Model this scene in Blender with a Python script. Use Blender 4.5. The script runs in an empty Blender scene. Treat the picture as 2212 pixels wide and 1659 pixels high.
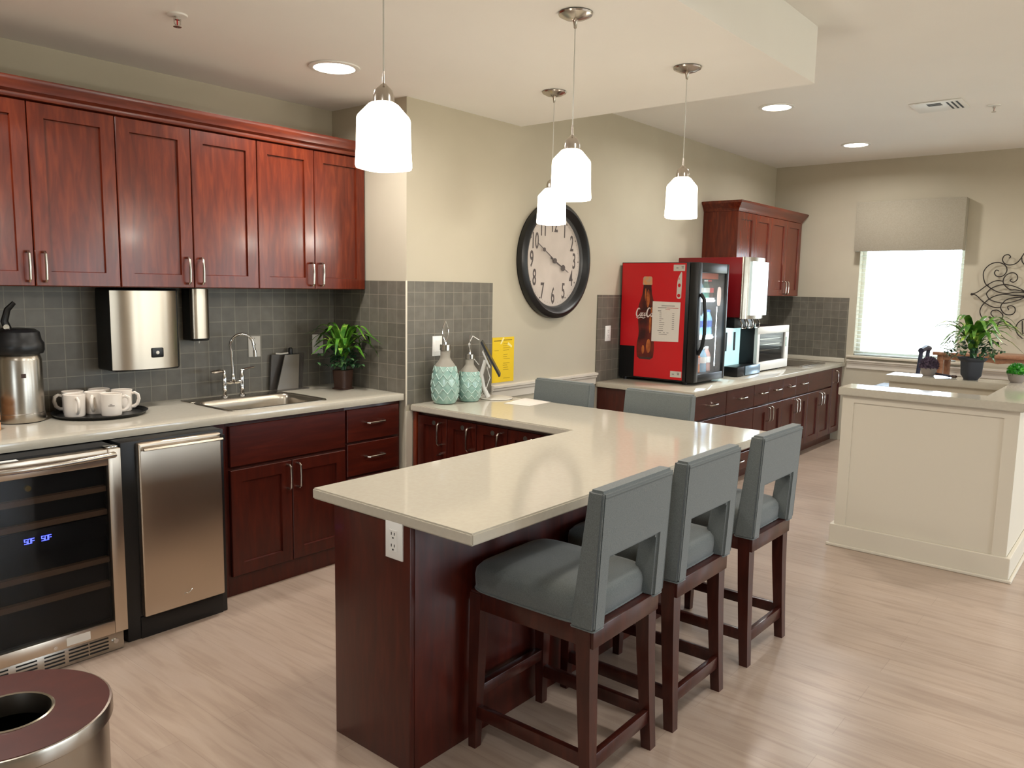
import bpy, bmesh, math, random
from mathutils import Vector as V, Matrix
random.seed(7)
PI = math.pi
S = bpy.context.scene
COL = S.collection

# ------------------------------------------------------------------ camera
cam_d = bpy.data.cameras.new('camera'); cam = bpy.data.objects.new('camera', cam_d); COL.objects.link(cam)
F, YAW, PITCH, ROLL, EYE = 1694.6, math.radians(39.5965), math.radians(7.1086), math.radians(1.0451), 1.5513
cam_d.sensor_width = 36; cam_d.sensor_fit = 'HORIZONTAL'; cam_d.lens = F/2212*36
cam_d.clip_start = 0.05; cam_d.clip_end = 100
fw = V((math.cos(PITCH)*math.cos(YAW), math.cos(PITCH)*math.sin(YAW), -math.sin(PITCH)))
rt = V((math.sin(YAW), -math.cos(YAW), 0)); up = rt.cross(fw)
r2 = rt*math.cos(ROLL)+up*math.sin(ROLL); u2 = -rt*math.sin(ROLL)+up*math.cos(ROLL)
cam.matrix_world = Matrix(((r2.x, u2.x, -fw.x, 0), (r2.y, u2.y, -fw.y, 0), (r2.z, u2.z, -fw.z, EYE), (0, 0, 0, 1)))
S.camera = cam

# ------------------------------------------------------------------ world, exposure
S.view_settings.view_transform = 'Standard'; S.view_settings.look = 'None'
S.view_settings.gamma = 1; S.view_settings.use_curve_mapping = False
S.view_settings.exposure = 0.25
S.cycles.use_denoising = True
S.cycles.max_bounces = 8; S.cycles.diffuse_bounces = 4; S.cycles.glossy_bounces = 4
S.cycles.transmission_bounces = 8; S.cycles.transparent_max_bounces = 12
S.cycles.sample_clamp_indirect = 6; S.cycles.caustics_reflective = False; S.cycles.caustics_refractive = False
W = bpy.data.worlds.new('daylight'); S.world = W; W.use_nodes = True
bg = W.node_tree.nodes['Background']; bg.inputs[0].default_value = (0.74, 0.87, 1.0, 1); bg.inputs[1].default_value = 10.5

_n = W.node_tree.nodes; _l = W.node_tree.links
_tc = _n.new('ShaderNodeTexCoord'); _sx = _n.new('ShaderNodeSeparateXYZ'); _l.new(_tc.outputs['Generated'], _sx.inputs[0])
_mr = _n.new('ShaderNodeMapRange'); _mr.inputs['From Min'].default_value = -.06; _mr.inputs['From Max'].default_value = .04; _l.new(_sx.outputs[2], _mr.inputs['Value'])
_mx = _n.new('ShaderNodeMix'); _mx.data_type = 'RGBA'; _mx.inputs[6].default_value = (.40, .43, .38, 1); _mx.inputs[7].default_value = (0.74, 0.87, 1.0, 1)
_l.new(_mr.outputs[0], _mx.inputs[0]); _l.new(_mx.outputs[2], bg.inputs[0])

def lamp(kind, name, loc, power, col, size=0.1, rot=None, **k):
    d = bpy.data.lights.new(name, kind); o = bpy.data.objects.new(name, d); COL.objects.link(o)
    o.location = loc; d.color = col
    d.energy = power
    if kind == 'AREA':
        d.shape = k.get('shape', 'DISK'); d.size = size
        if 'size_y' in k: d.size_y = k['size_y']
        if k.get('portal'): d.cycles.is_portal = True
        if 'spread' in k: d.spread = k['spread']
    else:
        d.shadow_soft_size = size
    if rot: o.rotation_euler = rot
    return o

WARM = (1.0, 0.925, 0.82); NEUT = (1.0, 0.97, 0.93)
DOWNLIGHT_W, PENDANT_W = 17.0, 7.0

# ------------------------------------------------------------------ materials
def lin(c):
    return tuple(((x/255)/12.92 if x/255 <= .04045 else ((x/255+.055)/1.055)**2.4) for x in c)+(1,)
MAT = {}
def mat(name, rgb, rough=.5, metal=0, spec=.5, emit=None, es=0, trans=0, ior=1.45, coat=0, alpha=1, sheen=0, aniso=0):
    m = bpy.data.materials.new(name); m.use_nodes = True; b = m.node_tree.nodes['Principled BSDF']
    b.inputs['Base Color'].default_value = lin(rgb); b.inputs['Roughness'].default_value = rough
    b.inputs['Metallic'].default_value = metal; b.inputs['Specular IOR Level'].default_value = spec
    b.inputs['Transmission Weight'].default_value = trans; b.inputs['IOR'].default_value = ior
    b.inputs['Coat Weight'].default_value = coat; b.inputs['Coat Roughness'].default_value = .12
    b.inputs['Alpha'].default_value = alpha; b.inputs['Sheen Weight'].default_value = sheen
    b.inputs['Anisotropic'].default_value = aniso
    if emit: b.inputs['Emission Color'].default_value = lin(emit); b.inputs['Emission Strength'].default_value = es
    MAT[name] = m; return m
def nodes(m):
    nt = m.node_tree; return nt, nt.nodes['Principled BSDF'], nt.nodes.new, nt.links.new
def coords(nt, scale=(1, 1, 1), loc=(0, 0, 0)):
    tc = nt.nodes.new('ShaderNodeTexCoord'); mp = nt.nodes.new('ShaderNodeMapping')
    mp.inputs['Scale'].default_value = scale; mp.inputs['Location'].default_value = loc
    nt.links.new(tc.outputs['Object'], mp.inputs['Vector']); return mp.outputs['Vector']
def ramp(nt, fac, stops):
    r = nt.nodes.new('ShaderNodeValToRGB'); cr = r.color_ramp
    while len(cr.elements) < len(stops): cr.elements.new(.5)
    for e, (p, c) in zip(cr.elements, stops): e.position = p; e.color = lin(c)
    nt.links.new(fac, r.inputs['Fac']); return r.outputs['Color']
def noise(nt, vec, scale, detail=4, dist=0):
    n = nt.nodes.new('ShaderNodeTexNoise'); n.inputs['Scale'].default_value = scale
    n.inputs['Detail'].default_value = detail; n.inputs['Distortion'].default_value = dist
    nt.links.new(vec, n.inputs['Vector']); return n.outputs['Fac']
def bump(nt, fac, b, strength=.2, dist=.002):
    n = nt.nodes.new('ShaderNodeBump'); n.inputs['Strength'].default_value = strength; n.inputs['Distance'].default_value = dist
    nt.links.new(fac, n.inputs['Height']); nt.links.new(n.outputs['Normal'], b.inputs['Normal'])
def wood(name, dark, mid, light, rough=.3, vec=(5, 5, .7), coat=.12, grain=7):
    m = mat(name, mid, rough, coat=coat); nt, b, N, L = nodes(m)
    v = coords(nt, vec); f = noise(nt, v, grain, 6, .6)
    L(ramp(nt, f, [(.12, dark), (.5, mid), (.92, light)]), b.inputs['Base Color']); bump(nt, f, b, .06)
    return m
def speckle(name, a, c, scale, rough, **k):
    m = mat(name, a, rough, **k); nt, b, N, L = nodes(m)
    f = noise(nt, coords(nt), scale, 3); L(ramp(nt, f, [(.35, a), (.65, c)]), b.inputs['Base Color']); return m

wall_m = speckle('wall_paint', (184, 175, 155), (188, 179, 159), 3, .75)
wall_f = wall_m
ceil_m = speckle('ceiling_paint', (240, 237, 231), (242, 239, 233), 2, .85)
cream_m = mat('cream_trim_paint', (212, 203, 185), .5)
rail_m = mat('rail_paint', (212, 204, 190), .45)
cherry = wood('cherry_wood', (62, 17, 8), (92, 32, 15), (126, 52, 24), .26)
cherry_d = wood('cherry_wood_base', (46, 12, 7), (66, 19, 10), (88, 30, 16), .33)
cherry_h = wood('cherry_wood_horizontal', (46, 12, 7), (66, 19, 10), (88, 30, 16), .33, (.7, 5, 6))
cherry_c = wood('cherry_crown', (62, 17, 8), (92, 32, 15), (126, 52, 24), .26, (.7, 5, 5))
stoolwood = wood('stool_mahogany', (40, 14, 10), (58, 22, 15), (78, 34, 24), .28, (6, 6, 1))
binwood = wood('bin_lid_laminate', (62, 22, 14), (72, 27, 17), (84, 34, 22), .4, (3, 3, 3))
quartz = speckle('quartz_top', (187, 179, 163), (190, 183, 167), 60, .09, spec=.6)
steel = mat('brushed_steel', (176, 168, 156), .27, 1)
steel_w = mat('brushed_steel_warm', (196, 182, 164), .30, 1)
chrome = mat('chrome', (215, 213, 210), .08, 1)
nickel = mat('satin_nickel', (190, 182, 172), .22, 1)
black = mat('black_plastic', (18, 18, 19), .35)
blackm = mat('matte_black', (12, 12, 13), .6)
iron = mat('wrought_iron', (42, 36, 33), .5, .3)
white = mat('white_plastic', (232, 230, 224), .4)
offw = mat('light_grey_plastic', (205, 200, 190), .5)
ceram = mat('white_ceramic', (232, 222, 210), .15, coat=.5)
glass_d = mat('smoked_glass', (16, 17, 16), .04, alpha=.35)
glass = mat('clear_glass', (255, 255, 255), .02, spec=.25, alpha=.08)
red = mat('fridge_red', (200, 22, 30), .35)
redd = mat('dispenser_red', (112, 14, 20), .3)
paper_m = mat('paper', (226, 218, 208), .8)
ink = mat('ink_grey', (120, 112, 108), .8)
inkr = mat('ink_red', (190, 90, 80), .8)
yellow = mat('yellow_paper', (226, 190, 30), .7)
inky = mat('ink_on_yellow', (140, 112, 24), .8)
tape_m = mat('clear_tape', (240, 225, 150), .25)
vase_m = speckle('teal_glaze', (120, 156, 146), (158, 184, 172), 14, .12, coat=.4)
vase_r = mat('teal_glaze_ridge', (166, 190, 180), .12, coat=.4)
vase_n = mat('grey_matte_glaze', (140, 134, 122), .6)
slate = mat('slate_pot', (52, 54, 60), .6)
stonepot = mat('grey_stone_pot', (142, 132, 124), .8)
purple = speckle('dried_purple', (58, 46, 60), (92, 76, 92), 60, .9)
brownpot = mat('brown_pot', (58, 36, 26), .5)
valance_m = speckle('valance_fabric', (150, 142, 126), (158, 150, 134), 120, .95)
slat_m = mat('blind_slats', (225, 235, 235), .5)
oak = wood('honey_oak', (118, 78, 54), (142, 98, 70), (164, 120, 90), .35, (.8, 6, 6))
darkframe = mat('dark_stained_frame', (38, 40, 58), .4)
ember = mat('printed_orange', (196, 92, 60), .5)
lamp_m = mat('lit_shade', (255, 250, 235), .3, emit=(255, 244, 222), es=5.0)
dl_m = mat('lit_diffuser', (255, 250, 240), .3, emit=(255, 246, 230), es=12.0)
led_m = mat('blue_led', (20, 30, 200), .3, emit=(70, 80, 255), es=9.0)
ledw = mat('white_led', (240, 255, 255), .3, emit=(225, 245, 255), es=5.0)
sign_m = mat('backlit_panel', (240, 255, 255), .2, emit=(225, 248, 255), es=1.6)
iceb = mat('pale_column_glow', (190, 232, 232), .2, emit=(190, 235, 240), es=.55)  # emission added to brighten the dispenser column, which its head leaves in shade
bluesteel = mat('drip_tray_steel', (150, 175, 195), .25, .6)
cola = speckle('printed_cola', (54, 14, 14), (112, 34, 22), 11, .4)
amber = speckle('printed_amber', (120, 44, 24), (196, 108, 50), 14, .4)
capm = speckle('printed_cap', (176, 160, 140), (216, 150, 96), 30, .4)
logo_w = mat('logo_white', (228, 212, 206), .5)
water = mat('bottle_pet', (150, 200, 225), .12, alpha=.55)
cola_b = mat('bottle_dark', (58, 26, 18), .15)
juice_b = mat('bottle_orange', (205, 110, 40), .2)
green_b = mat('bottle_green', (70, 130, 110), .15, alpha=.75)
lblb = mat('bottle_label_blue', (50, 90, 170), .4)
pinkc = mat('carton_pink', (196, 150, 140), .5)
shelf_b = mat('cooler_shelf_wood', (128, 98, 76), .5)
cord_m = mat('clear_cord', (200, 198, 190), .3)
woodl = mat('raw_pine', (196, 140, 96), .5)
clockface = speckle('aged_clock_face', (190, 176, 164), (206, 192, 180), 5, .5)
clockglass = mat('clock_glass', (255, 255, 255), .03, alpha=.06)
numer = mat('numeral_ink', (62, 46, 40), .7)
slatem = mat('grey_acrylic', (84, 78, 72), .25, alpha=.8)
slatel = mat('pale_acrylic', (116, 108, 96), .2, alpha=.9)

fabric = mat('stool_fabric', (92, 97, 95), .9, sheen=.25); nt, b, N, L = nodes(fabric)
f = noise(nt, coords(nt, (1, 1, 1)), 420, 2); L(ramp(nt, f, [(.3, (80, 85, 83)), (.7, (100, 105, 103))]), b.inputs['Base Color']); bump(nt, f, b, .25, .001)

def leafmat(name, a, c, e):
    m = mat(name, a, .35); nt, b, N, L = nodes(m)
    f = noise(nt, coords(nt), 22, 3); L(ramp(nt, f, [(.3, a), (.55, c), (.72, e)]), b.inputs['Base Color'])
    return m
leaf_m = leafmat('leaf_green', (30, 78, 22), (84, 134, 40), (186, 200, 92))
leaf_d = leafmat('leaf_dark', (22, 50, 34), (44, 84, 52), (110, 150, 90))
box_g = leafmat('boxwood_green', (18, 84, 20), (50, 140, 30), (100, 180, 40))

def tile_mat(name, a, c, grout):
    m = mat(name, a, .42); nt, b, N, L = nodes(m)
    tc = N('ShaderNodeTexCoord'); sx = N('ShaderNodeSeparateXYZ'); L(tc.outputs['Object'], sx.inputs[0])
    ad = N('ShaderNodeMath'); L(sx.outputs[0], ad.inputs[0]); L(sx.outputs[1], ad.inputs[1])
    cx = N('ShaderNodeCombineXYZ'); L(ad.outputs[0], cx.inputs[0]); L(sx.outputs[2], cx.inputs[1])
    br = N('ShaderNodeTexBrick'); br.offset = 0; br.inputs['Scale'].default_value = 1
    br.inputs['Brick Width'].default_value = .082; br.inputs['Row Height'].default_value = .082
    br.inputs['Mortar Size'].default_value = .0022; br.inputs['Mortar Smooth'].default_value = .3; br.inputs['Bias'].default_value = 0
    br.inputs['Color1'].default_value = lin(a); br.inputs['Color2'].default_value = lin(c); br.inputs['Mortar'].default_value = lin(grout)
    L(cx.outputs[0], br.inputs['Vector'])
    f = noise(nt, tc.outputs['Object'], 16, 4)
    mx = N('ShaderNodeMix'); mx.data_type = 'RGBA'; mx.blend_type = 'MULTIPLY'; mx.inputs[0].default_value = .5
    L(br.outputs['Color'], mx.inputs[6]); L(ramp(nt, f, [(.3, (205, 200, 190)), (.7, (255, 255, 255))]), mx.inputs[7])
    L(mx.outputs[2], b.inputs['Base Color']); bump(nt, br.outputs['Fac'], b, -.5, .002)
    return m
tile_m = tile_mat('grey_slate_tile', (100, 96, 87), (113, 108, 98), (138, 132, 118))

floor_m = mat('plank_floor', (170, 148, 126), .28); nt, b, N, L = nodes(floor_m)
tc = N('ShaderNodeTexCoord'); sx = N('ShaderNodeSeparateXYZ'); L(tc.outputs['Object'], sx.inputs[0])
cx = N('ShaderNodeCombineXYZ'); L(sx.outputs[1], cx.inputs[0]); L(sx.outputs[0], cx.inputs[1])
br = N('ShaderNodeTexBrick'); br.offset = .37; br.inputs['Scale'].default_value = 1
br.inputs['Brick Width'].default_value = 1.22; br.inputs['Row Height'].default_value = .152
br.inputs['Mortar Size'].default_value = .0012; br.inputs['Bias'].default_value = 0
br.inputs['Color1'].default_value = lin((184, 165, 149)); br.inputs['Color2'].default_value = lin((178, 159, 144)); br.inputs['Mortar'].default_value = lin((168, 149, 134))
L(cx.outputs[0], br.inputs['Vector'])
mp = N('ShaderNodeMapping'); mp.inputs['Scale'].default_value = (9, .9, 1); L(tc.outputs['Object'], mp.inputs['Vector'])
f = noise(nt, mp.outputs['Vector'], 3.0, 6, .8)
mx = N('ShaderNodeMix'); mx.data_type = 'RGBA'; mx.blend_type = 'MULTIPLY'; mx.inputs[0].default_value = .8
L(br.outputs['Color'], mx.inputs[6]); L(ramp(nt, f, [(.3, (220, 212, 206)), (.5, (242, 238, 234)), (.75, (255, 255, 255))]), mx.inputs[7])
L(mx.outputs[2], b.inputs['Base Color']); bump(nt, f, b, .04)

# ------------------------------------------------------------------ mesh builder
Z = V((0, 0, 1)); X = V((1, 0, 0)); Y = V((0, 1, 0))
class M:
    def __init__(s): s.v = []; s.f = []; s.m = []; s.mi = 0
    def add(s, vs, fs):
        n = len(s.v); s.v += [V(p) for p in vs]; s.f += [tuple(i+n for i in f) for f in fs]; s.m += [s.mi]*len(fs); return s
    def box(s, x0, x1, y0, y1, z0, z1, bv=0, seg=2):
        if bv:
            bm = bmesh.new(); bmesh.ops.create_cube(bm, size=1)
            for v in bm.verts: v.co = V(((x0+x1)/2+v.co.x*(x1-x0), (y0+y1)/2+v.co.y*(y1-y0), (z0+z1)/2+v.co.z*(z1-z0)))
            bmesh.ops.bevel(bm, geom=bm.edges[:], offset=bv, segments=seg, affect='EDGES', profile=.5)
            return s.bm(bm)
        vs = [(x, y, z) for z in (z0, z1) for x, y in ((x0, y0), (x1, y0), (x1, y1), (x0, y1))]
        return s.add(vs, [(3, 2, 1, 0), (4, 5, 6, 7), (0, 1, 5, 4), (1, 2, 6, 5), (2, 3, 7, 6), (3, 0, 4, 7)])
    def bm(s, bm):
        bm.verts.index_update(); s.add([v.co.copy() for v in bm.verts], [tuple(v.index for v in f.verts) for f in bm.faces]); bm.free(); return s
    def loft(s, rings, cap=True, closed=False):
        n = len(rings[0]); vs = [p for r in rings for p in r]; fs = []
        k = len(rings)
        for i in range(k if closed else k-1):
            a, b_ = i*n, ((i+1) % k)*n
            for j in range(n): fs.append((a+j, a+(j+1) % n, b_+(j+1) % n, b_+j))
        if cap and not closed: fs += [tuple(reversed(range(n))), tuple(range((k-1)*n, k*n))]
        return s.add(vs, fs)
    def lathe(s, prof, c=(0, 0, 0), n=32, axis=Z, cap=True):
        axis = V(axis).normalized(); a = axis.orthogonal().normalized() if abs(axis.z) < .99 else X.copy(); b_ = axis.cross(a); c = V(c)
        return s.loft([[c+axis*z+(a*math.cos(t)+b_*math.sin(t))*r for t in [2*PI*k/n for k in range(n)]] for r, z in prof], cap)
    def cyl(s, p0, p1, r0, r1=None, n=20):
        p0, p1 = V(p0), V(p1); h = (p1-p0).length
        return s.lathe([(r0, 0), (r0 if r1 is None else r1, h)], p0, n, p1-p0)
    def tube(s, pts, r, n=8, closed=False, flat=1):
        pts = [V(p) for p in pts]; k = len(pts); rings = []; pn = None
        for i, p in enumerate(pts):
            t = (pts[(i+1) % k]-pts[i-1]) if closed else (pts[min(i+1, k-1)]-pts[max(i-1, 0)])
            t.normalize()
            if pn is None: pn = t.orthogonal().normalized()
            pn = (pn-t*pn.dot(t)).normalized(); q = t.cross(pn)
            rr = r[i] if isinstance(r, (list, tuple)) else r
            rings.append([p+(pn*math.cos(a)+q*math.sin(a)*flat)*rr for a in [2*PI*j/n for j in range(n)]])
        return s.loft(rings, closed=closed)
    def sup(s, rings, c=(0, 0, 0), e=4, n=32, rot=0, cap=True):
        """lofted superellipse sections: (z, rx, ry)"""
        c = V(c); R = []
        for z, rx, ry in rings:
            ring = []
            for j in range(n):
                a = 2*PI*j/n; ca, sa = math.cos(a), math.sin(a)
                x = rx*math.copysign(abs(ca)**(2/e), ca); y = ry*math.copysign(abs(sa)**(2/e), sa)
                ring.append(c+V((x*math.cos(rot)-y*math.sin(rot), x*math.sin(rot)+y*math.cos(rot), z)))
            R.append(ring)
        return s.loft(R, cap)
    def prism(s, pts, d):
        d = V(d); n = len(pts); vs = [V(p) for p in pts]; vs += [p+d for p in vs]
        return s.add(vs, [tuple(reversed(range(n))), tuple(range(n, 2*n))]+[(j, (j+1) % n, (j+1) % n+n, j+n) for j in range(n)])
    def xf(s, mtx, start=0):
        for i in range(start, len(s.v)): s.v[i] = mtx @ s.v[i]
        return s
    def text(s, body, size, o, r, u, xs=1, ex=.0004, shear=0, align='CENTER', off=0):
        cu = bpy.data.curves.new('t', 'FONT'); cu.body = body; cu.size = size; cu.align_x = align; cu.align_y = 'CENTER'; cu.extrude = ex; cu.shear = shear; cu.resolution_u = 3; cu.offset = off
        ob = bpy.data.objects.new('t', cu); COL.objects.link(ob); dg = bpy.context.evaluated_depsgraph_get()
        me = bpy.data.meshes.new_from_object(ob.evaluated_get(dg)); o, r, u = V(o), V(r), V(u); nn = r.cross(u)
        s.add([o+r*v.co.x*xs+u*v.co.y+nn*v.co.z for v in me.vertices], [tuple(p.vertices) for p in me.polygons])
        bpy.data.objects.remove(ob); bpy.data.curves.remove(cu); bpy.data.meshes.remove(me); return s

WORG = {}
def tag(o, label=None, cat=None, group=None, kind=None):
    if label: o['label'] = label
    if cat: o['category'] = cat
    if group: o['group'] = group
    if kind: o['kind'] = kind
    return o
def thing(name, label, cat, loc=(0, 0, 0), group=None):
    o = bpy.data.objects.new(name, None); COL.objects.link(o); o.location = loc; o.empty_display_size = .05
    WORG[o.name] = V(loc); return tag(o, label, cat, group)
def part(name, m, mats, parent=None, smooth=35, org=None, label=None, kind=None):
    me = bpy.data.meshes.new(name); w = WORG[parent.name] if parent else V(org or (0, 0, 0))
    me.from_pydata([p-w for p in m.v], [], m.f)
    for mm in (mats if isinstance(mats, (list, tuple)) else [mats]): me.materials.append(mm)
    me.polygons.foreach_set('material_index', m.m)
    bm = bmesh.new(); bm.from_mesh(me); bmesh.ops.recalc_face_normals(bm, faces=bm.faces); bm.to_mesh(me); bm.free()
    if smooth:
        me.polygons.foreach_set('use_smooth', [True]*len(me.polygons)); me.set_sharp_from_angle(angle=math.radians(smooth))
    me.update(); o = bpy.data.objects.new(name, me); COL.objects.link(o)
    if parent: o.parent = parent; WORG[o.name] = w
    else: o.location = w; WORG[o.name] = w
    if label: o['label'] = label
    if kind: o['kind'] = kind
    return o
def single(name, m, mats, label, cat, org, group=None, smooth=35):
    return tag(part(name, m, mats, None, smooth, org), label, cat, group)
def struct(name, m, mats, smooth=0):
    return tag(part(name, m, mats, None, smooth), kind='structure')
def copy_tree(o, parent=None, **k):
    c = o.copy(); COL.objects.link(c); c.parent = parent
    for key, v in k.items(): c[key] = v
    for ch in [x for x in KIDS.get(o.name, [])]: KIDS.setdefault(c.name, []).append(copy_tree(ch, c))
    return c
KIDS = {}
def index_kids(root):
    KIDS.clear()
    for o in bpy.data.objects:
        if o.parent: KIDS.setdefault(o.parent.name, []).append(o)

# oriented front panels: O lower-left corner seen from the front, R right, N outward
def front(m, O, R, N_, w, h, shaker=True, t=.02, fr=.062, rec=.011):
    O, R, N_ = V(O), V(R), V(N_)
    P = lambda u, v, n: O+R*u+Z*v+N_*n
    def loop(i, n): return [P(i, i, n), P(w-i, i, n), P(w-i, h-i, n), P(i, h-i, n)]
    rings = [loop(0, 0), loop(0, t-.003), loop(.003, t)]
    if shaker: rings += [loop(fr, t), loop(fr+.003, t-rec)]
    m.loft(rings); return m
def pull(m, c, N_, d, ln=.125, out=.034, r=.0058):
    c, N_, d = V(c), V(N_), V(d); h = ln/2
    pts = [c-d*h, c-d*h+N_*out*.7, c-d*(h-.008)+N_*out, c+N_*(out+.003), c+d*(h-.008)+N_*out, c+d*h+N_*out*.7, c+d*h]
    return m.tube(pts, r, 8)
NY = V((0, -1, 0)); NX = V((-1, 0, 0))

# ------------------------------------------------------------------ room shell
XW, YW, YK, XR = 8.529, 4.057, 3.385, 3.12
HC, HH, XD, YD = 2.597, 2.872, 4.14, 1.475
XB, YR = -3.0, -4.5
struct('floor', M().box(XB-.1, XW+.1, YR-.1, YW+.1, -.1, 0), floor_m)
cm = M().box(XB-.1, XW+.1, YR-.1, YW+.1, HH, HH+.1)
cm.box(XB, XD, YD, YW, HC, HH-.0005)
struct('ceiling', cm, ceil_m)
struct('wall_left', M().box(XB-.1, XR, YW, YW+.1, 0, HH), wall_m)
struct('wall_clock', M().box(XR, XW+.1, YK, YW+.1, 0, HH), wall_m)
def wall_holes(name, axis, pos, thick, a0, a1, holes, m_):
    """wall on a constant plane with rectangular window holes (a0,a1,z0,z1)"""
    m = M(); edges = sorted(holes)
    def bx(u0, u1, z0, z1):
        if axis == 'x': m.box(pos, pos+thick, u0, u1, z0, z1)
        else: m.box(u0, u1, pos, pos+thick, z0, z1)
    cur = a0
    for h0, h1, z0, z1 in edges:
        bx(cur, h0, 0, HH); bx(h0, h1, 0, z0); bx(h0, h1, z1, HH); cur = h1
    bx(cur, a1, 0, HH); return struct(name, m, m_)
WY0, WY1, WZ0, WZ1 = 1.515, 2.46, .905, 2.20
wall_holes('wall_back', 'x', XW, .14, YR, YK, [(-2.4, -1.6, .905, 2.2), (WY0, WY1, WZ0, WZ1)], wall_m)
FILL_WIN = (-2.2, -.6, .8, 2.0)  # unseen window opening, added behind the camera for frontal fill light
wall_holes('wall_near', 'x', XB-.12, .12, YR, YW, [FILL_WIN], wall_m)
lamp('AREA', 'window_portal', (XB-.13, (FILL_WIN[0]+FILL_WIN[1])/2, (FILL_WIN[2]+FILL_WIN[3])/2), 1, (1, 1, 1), FILL_WIN[3]-FILL_WIN[2], (0, -PI/2, 0), shape='RECTANGLE', size_y=FILL_WIN[1]-FILL_WIN[0], portal=True)  # portal of the added fill window
m = M()
for a, b_, c, d in ((FILL_WIN[0], FILL_WIN[0]+.05, FILL_WIN[2], FILL_WIN[3]), (FILL_WIN[1]-.05, FILL_WIN[1], FILL_WIN[2], FILL_WIN[3]), (-1.43, -1.38, FILL_WIN[2], FILL_WIN[3]), (FILL_WIN[0]+.05, FILL_WIN[1]-.05, FILL_WIN[2], FILL_WIN[2]+.05), (FILL_WIN[0]+.05, FILL_WIN[1]-.05, FILL_WIN[3]-.05, FILL_WIN[3])): m.box(XB-.10, XB-.06, a, b_, c, d)
tag(part('window_6', m, cream_m), kind='structure')  # frame of the added fill window
RW = [(2.2, 3.6, .3, 2.0), (4.5, 5.9, .3, 2.0), (6.8, 8.2, .3, 2.0)]
wall_holes('wall_right', 'y', YR-.14, .14, XB, XW, RW, wall_m)
# portals for the daylight
lamp('AREA', 'window_portal', (XW+.15, (WY0+WY1)/2, (WZ0+WZ1)/2), 1, (1, 1, 1), WZ1-WZ0, (0, PI/2, 0), shape='RECTANGLE', size_y=WY1-WY0, portal=True)
lamp('AREA', 'window_portal', (XW+.15, -2.0, 1.55), 1, (1, 1, 1), 1.3, (0, PI/2, 0), shape='RECTANGLE', size_y=.8, portal=True)
for a, b_, c, d in RW:
    lamp('AREA', 'window_portal', ((a+b_)/2, YR-.15, (c+d)/2), 1, (1, 1, 1), b_-a, (PI/2, 0, 0), shape='RECTANGLE', size_y=d-c, portal=True)
for k, (a, b_, c, d) in enumerate(RW):
    m = M(); y0, y1 = YR-.10, YR-.06
    m.box(a, b_, y0, y1, c, c+.05).box(a, b_, y0, y1, d-.05, d).box(a, a+.05, y0, y1, c+.05, d-.05).box(b_-.05, b_, y0, y1, c+.05, d-.05).box((a+b_)/2-.02, (a+b_)/2+.02, y0, y1, c+.05, d-.05)
    w_ = tag(part('window_%d' % (k+2), m, cream_m), kind='structure')
# back window frame, sill
m = M(); x0, x1 = XW+.09, XW+.13
m.box(x0, x1, WY0, WY0+.04, WZ0, WZ1).box(x0, x1, WY1-.04, WY1, WZ0, WZ1).box(x0, x1, WY0+.04, WY1-.04, WZ0, WZ0+.04).box(x0, x1, WY0+.04, WY1-.04, WZ1-.04, WZ1)
w1 = tag(part('window_1', m, cream_m), kind='structure')
part('window_sill', M().box(XW-.045, XW+.09, WY0-.06, WY1+.06, .880, .905, .006), cream_m, w1)
part('window_pane', M().box(XW+.105, XW+.111, WY0+.04, WY1-.04, WZ0+.04, WZ1-.04), glass, w1)
# chair rails and baseboards
def rail(name, pts, d):
    return struct(name, M().prism(pts, d), rail_m)
pr = lambda y, z0, s=1: [(0, y, z0), (0, y-.012*s, z0), (0, y-.012*s, z0+.045), (0, y-.022*s, z0+.055), (0, y-.022*s, z0+.066), (0, y-.034*s, z0+.074), (0, y-.034*s, z0+.088), (0, y, z0+.092)]
rail('trim_1', [V((3.872, p[1], p[2])) for p in pr(YK, .806)], (1.232, 0, 0))
rail('trim_2', [V((XW-(YK-p[1]), YR, p[2])) for p in pr(YK, .77)], (0, 2.515-YR, 0))
rail('baseboard_back', [(XW, YR, 0), (XW-.016, YR, 0), (XW-.016, YR, .11), (XW-.008, YR, .13), (XW, YR, .13)], (0, 2.5-YR, 0))
rail('baseboard_clock', [(3.42, YK, 0), (3.42, YK-.016, 0), (3.42, YK-.016, .11), (3.42, YK-.008, .13), (3.42, YK, .13)], (1.68, 0, 0))
# painted strip closing the end of the clock wall below the tile
struct('trim_3', M().box(XR-.006, XR+.045, YK-.006, YK+.0, 0, .81), cream_m)

# tiled backsplashes
single('tile_backsplash', M().box(.2, XR-.006, YW-.0085, YW-.0005, .914, 1.575), tile_m, 'grey square tile backsplash behind the sink under the wall cabinets', 'backsplash', (1.6, YW-.004, .914))
m = M().box(XR-.008, XR, YK-.006, YW-.009, .914, 1.570); m.mi = 1; m.box(XR-.010, XR-.0005, YK-.010, YK-.0005, .84, 1.572, .003)
single('tile_backsplash', m, [tile_m, cream_m], 'narrow tiled return panel on the short wall beside the small potted plant', 'backsplash', (XR-.004, 3.7, .914))
m = M().box(XR, 3.868, YK-.0085, YK-.0005, .85, 1.570)
single('tile_backsplash', m, tile_m, 'grey tile panel behind the two teal bottles, left of the clock', 'backsplash', (3.5, YK-.004, .85))
single('tile_backsplash', M().box(5.106, XW, YK-.0085, YK-.0005, .822, 1.496), tile_m, 'grey tile backsplash behind the red drinks fridge and juice dispenser', 'backsplash', (6.8, YK-.004, .822))
single('tile_backsplash', M().box(XW-.0085, XW-.0005, 2.535, YK-.008, .87, 1.494), tile_m, 'square grey tile panel beside the window, right of the microwave', 'backsplash', (XW-.004, 2.95, .87))

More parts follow.
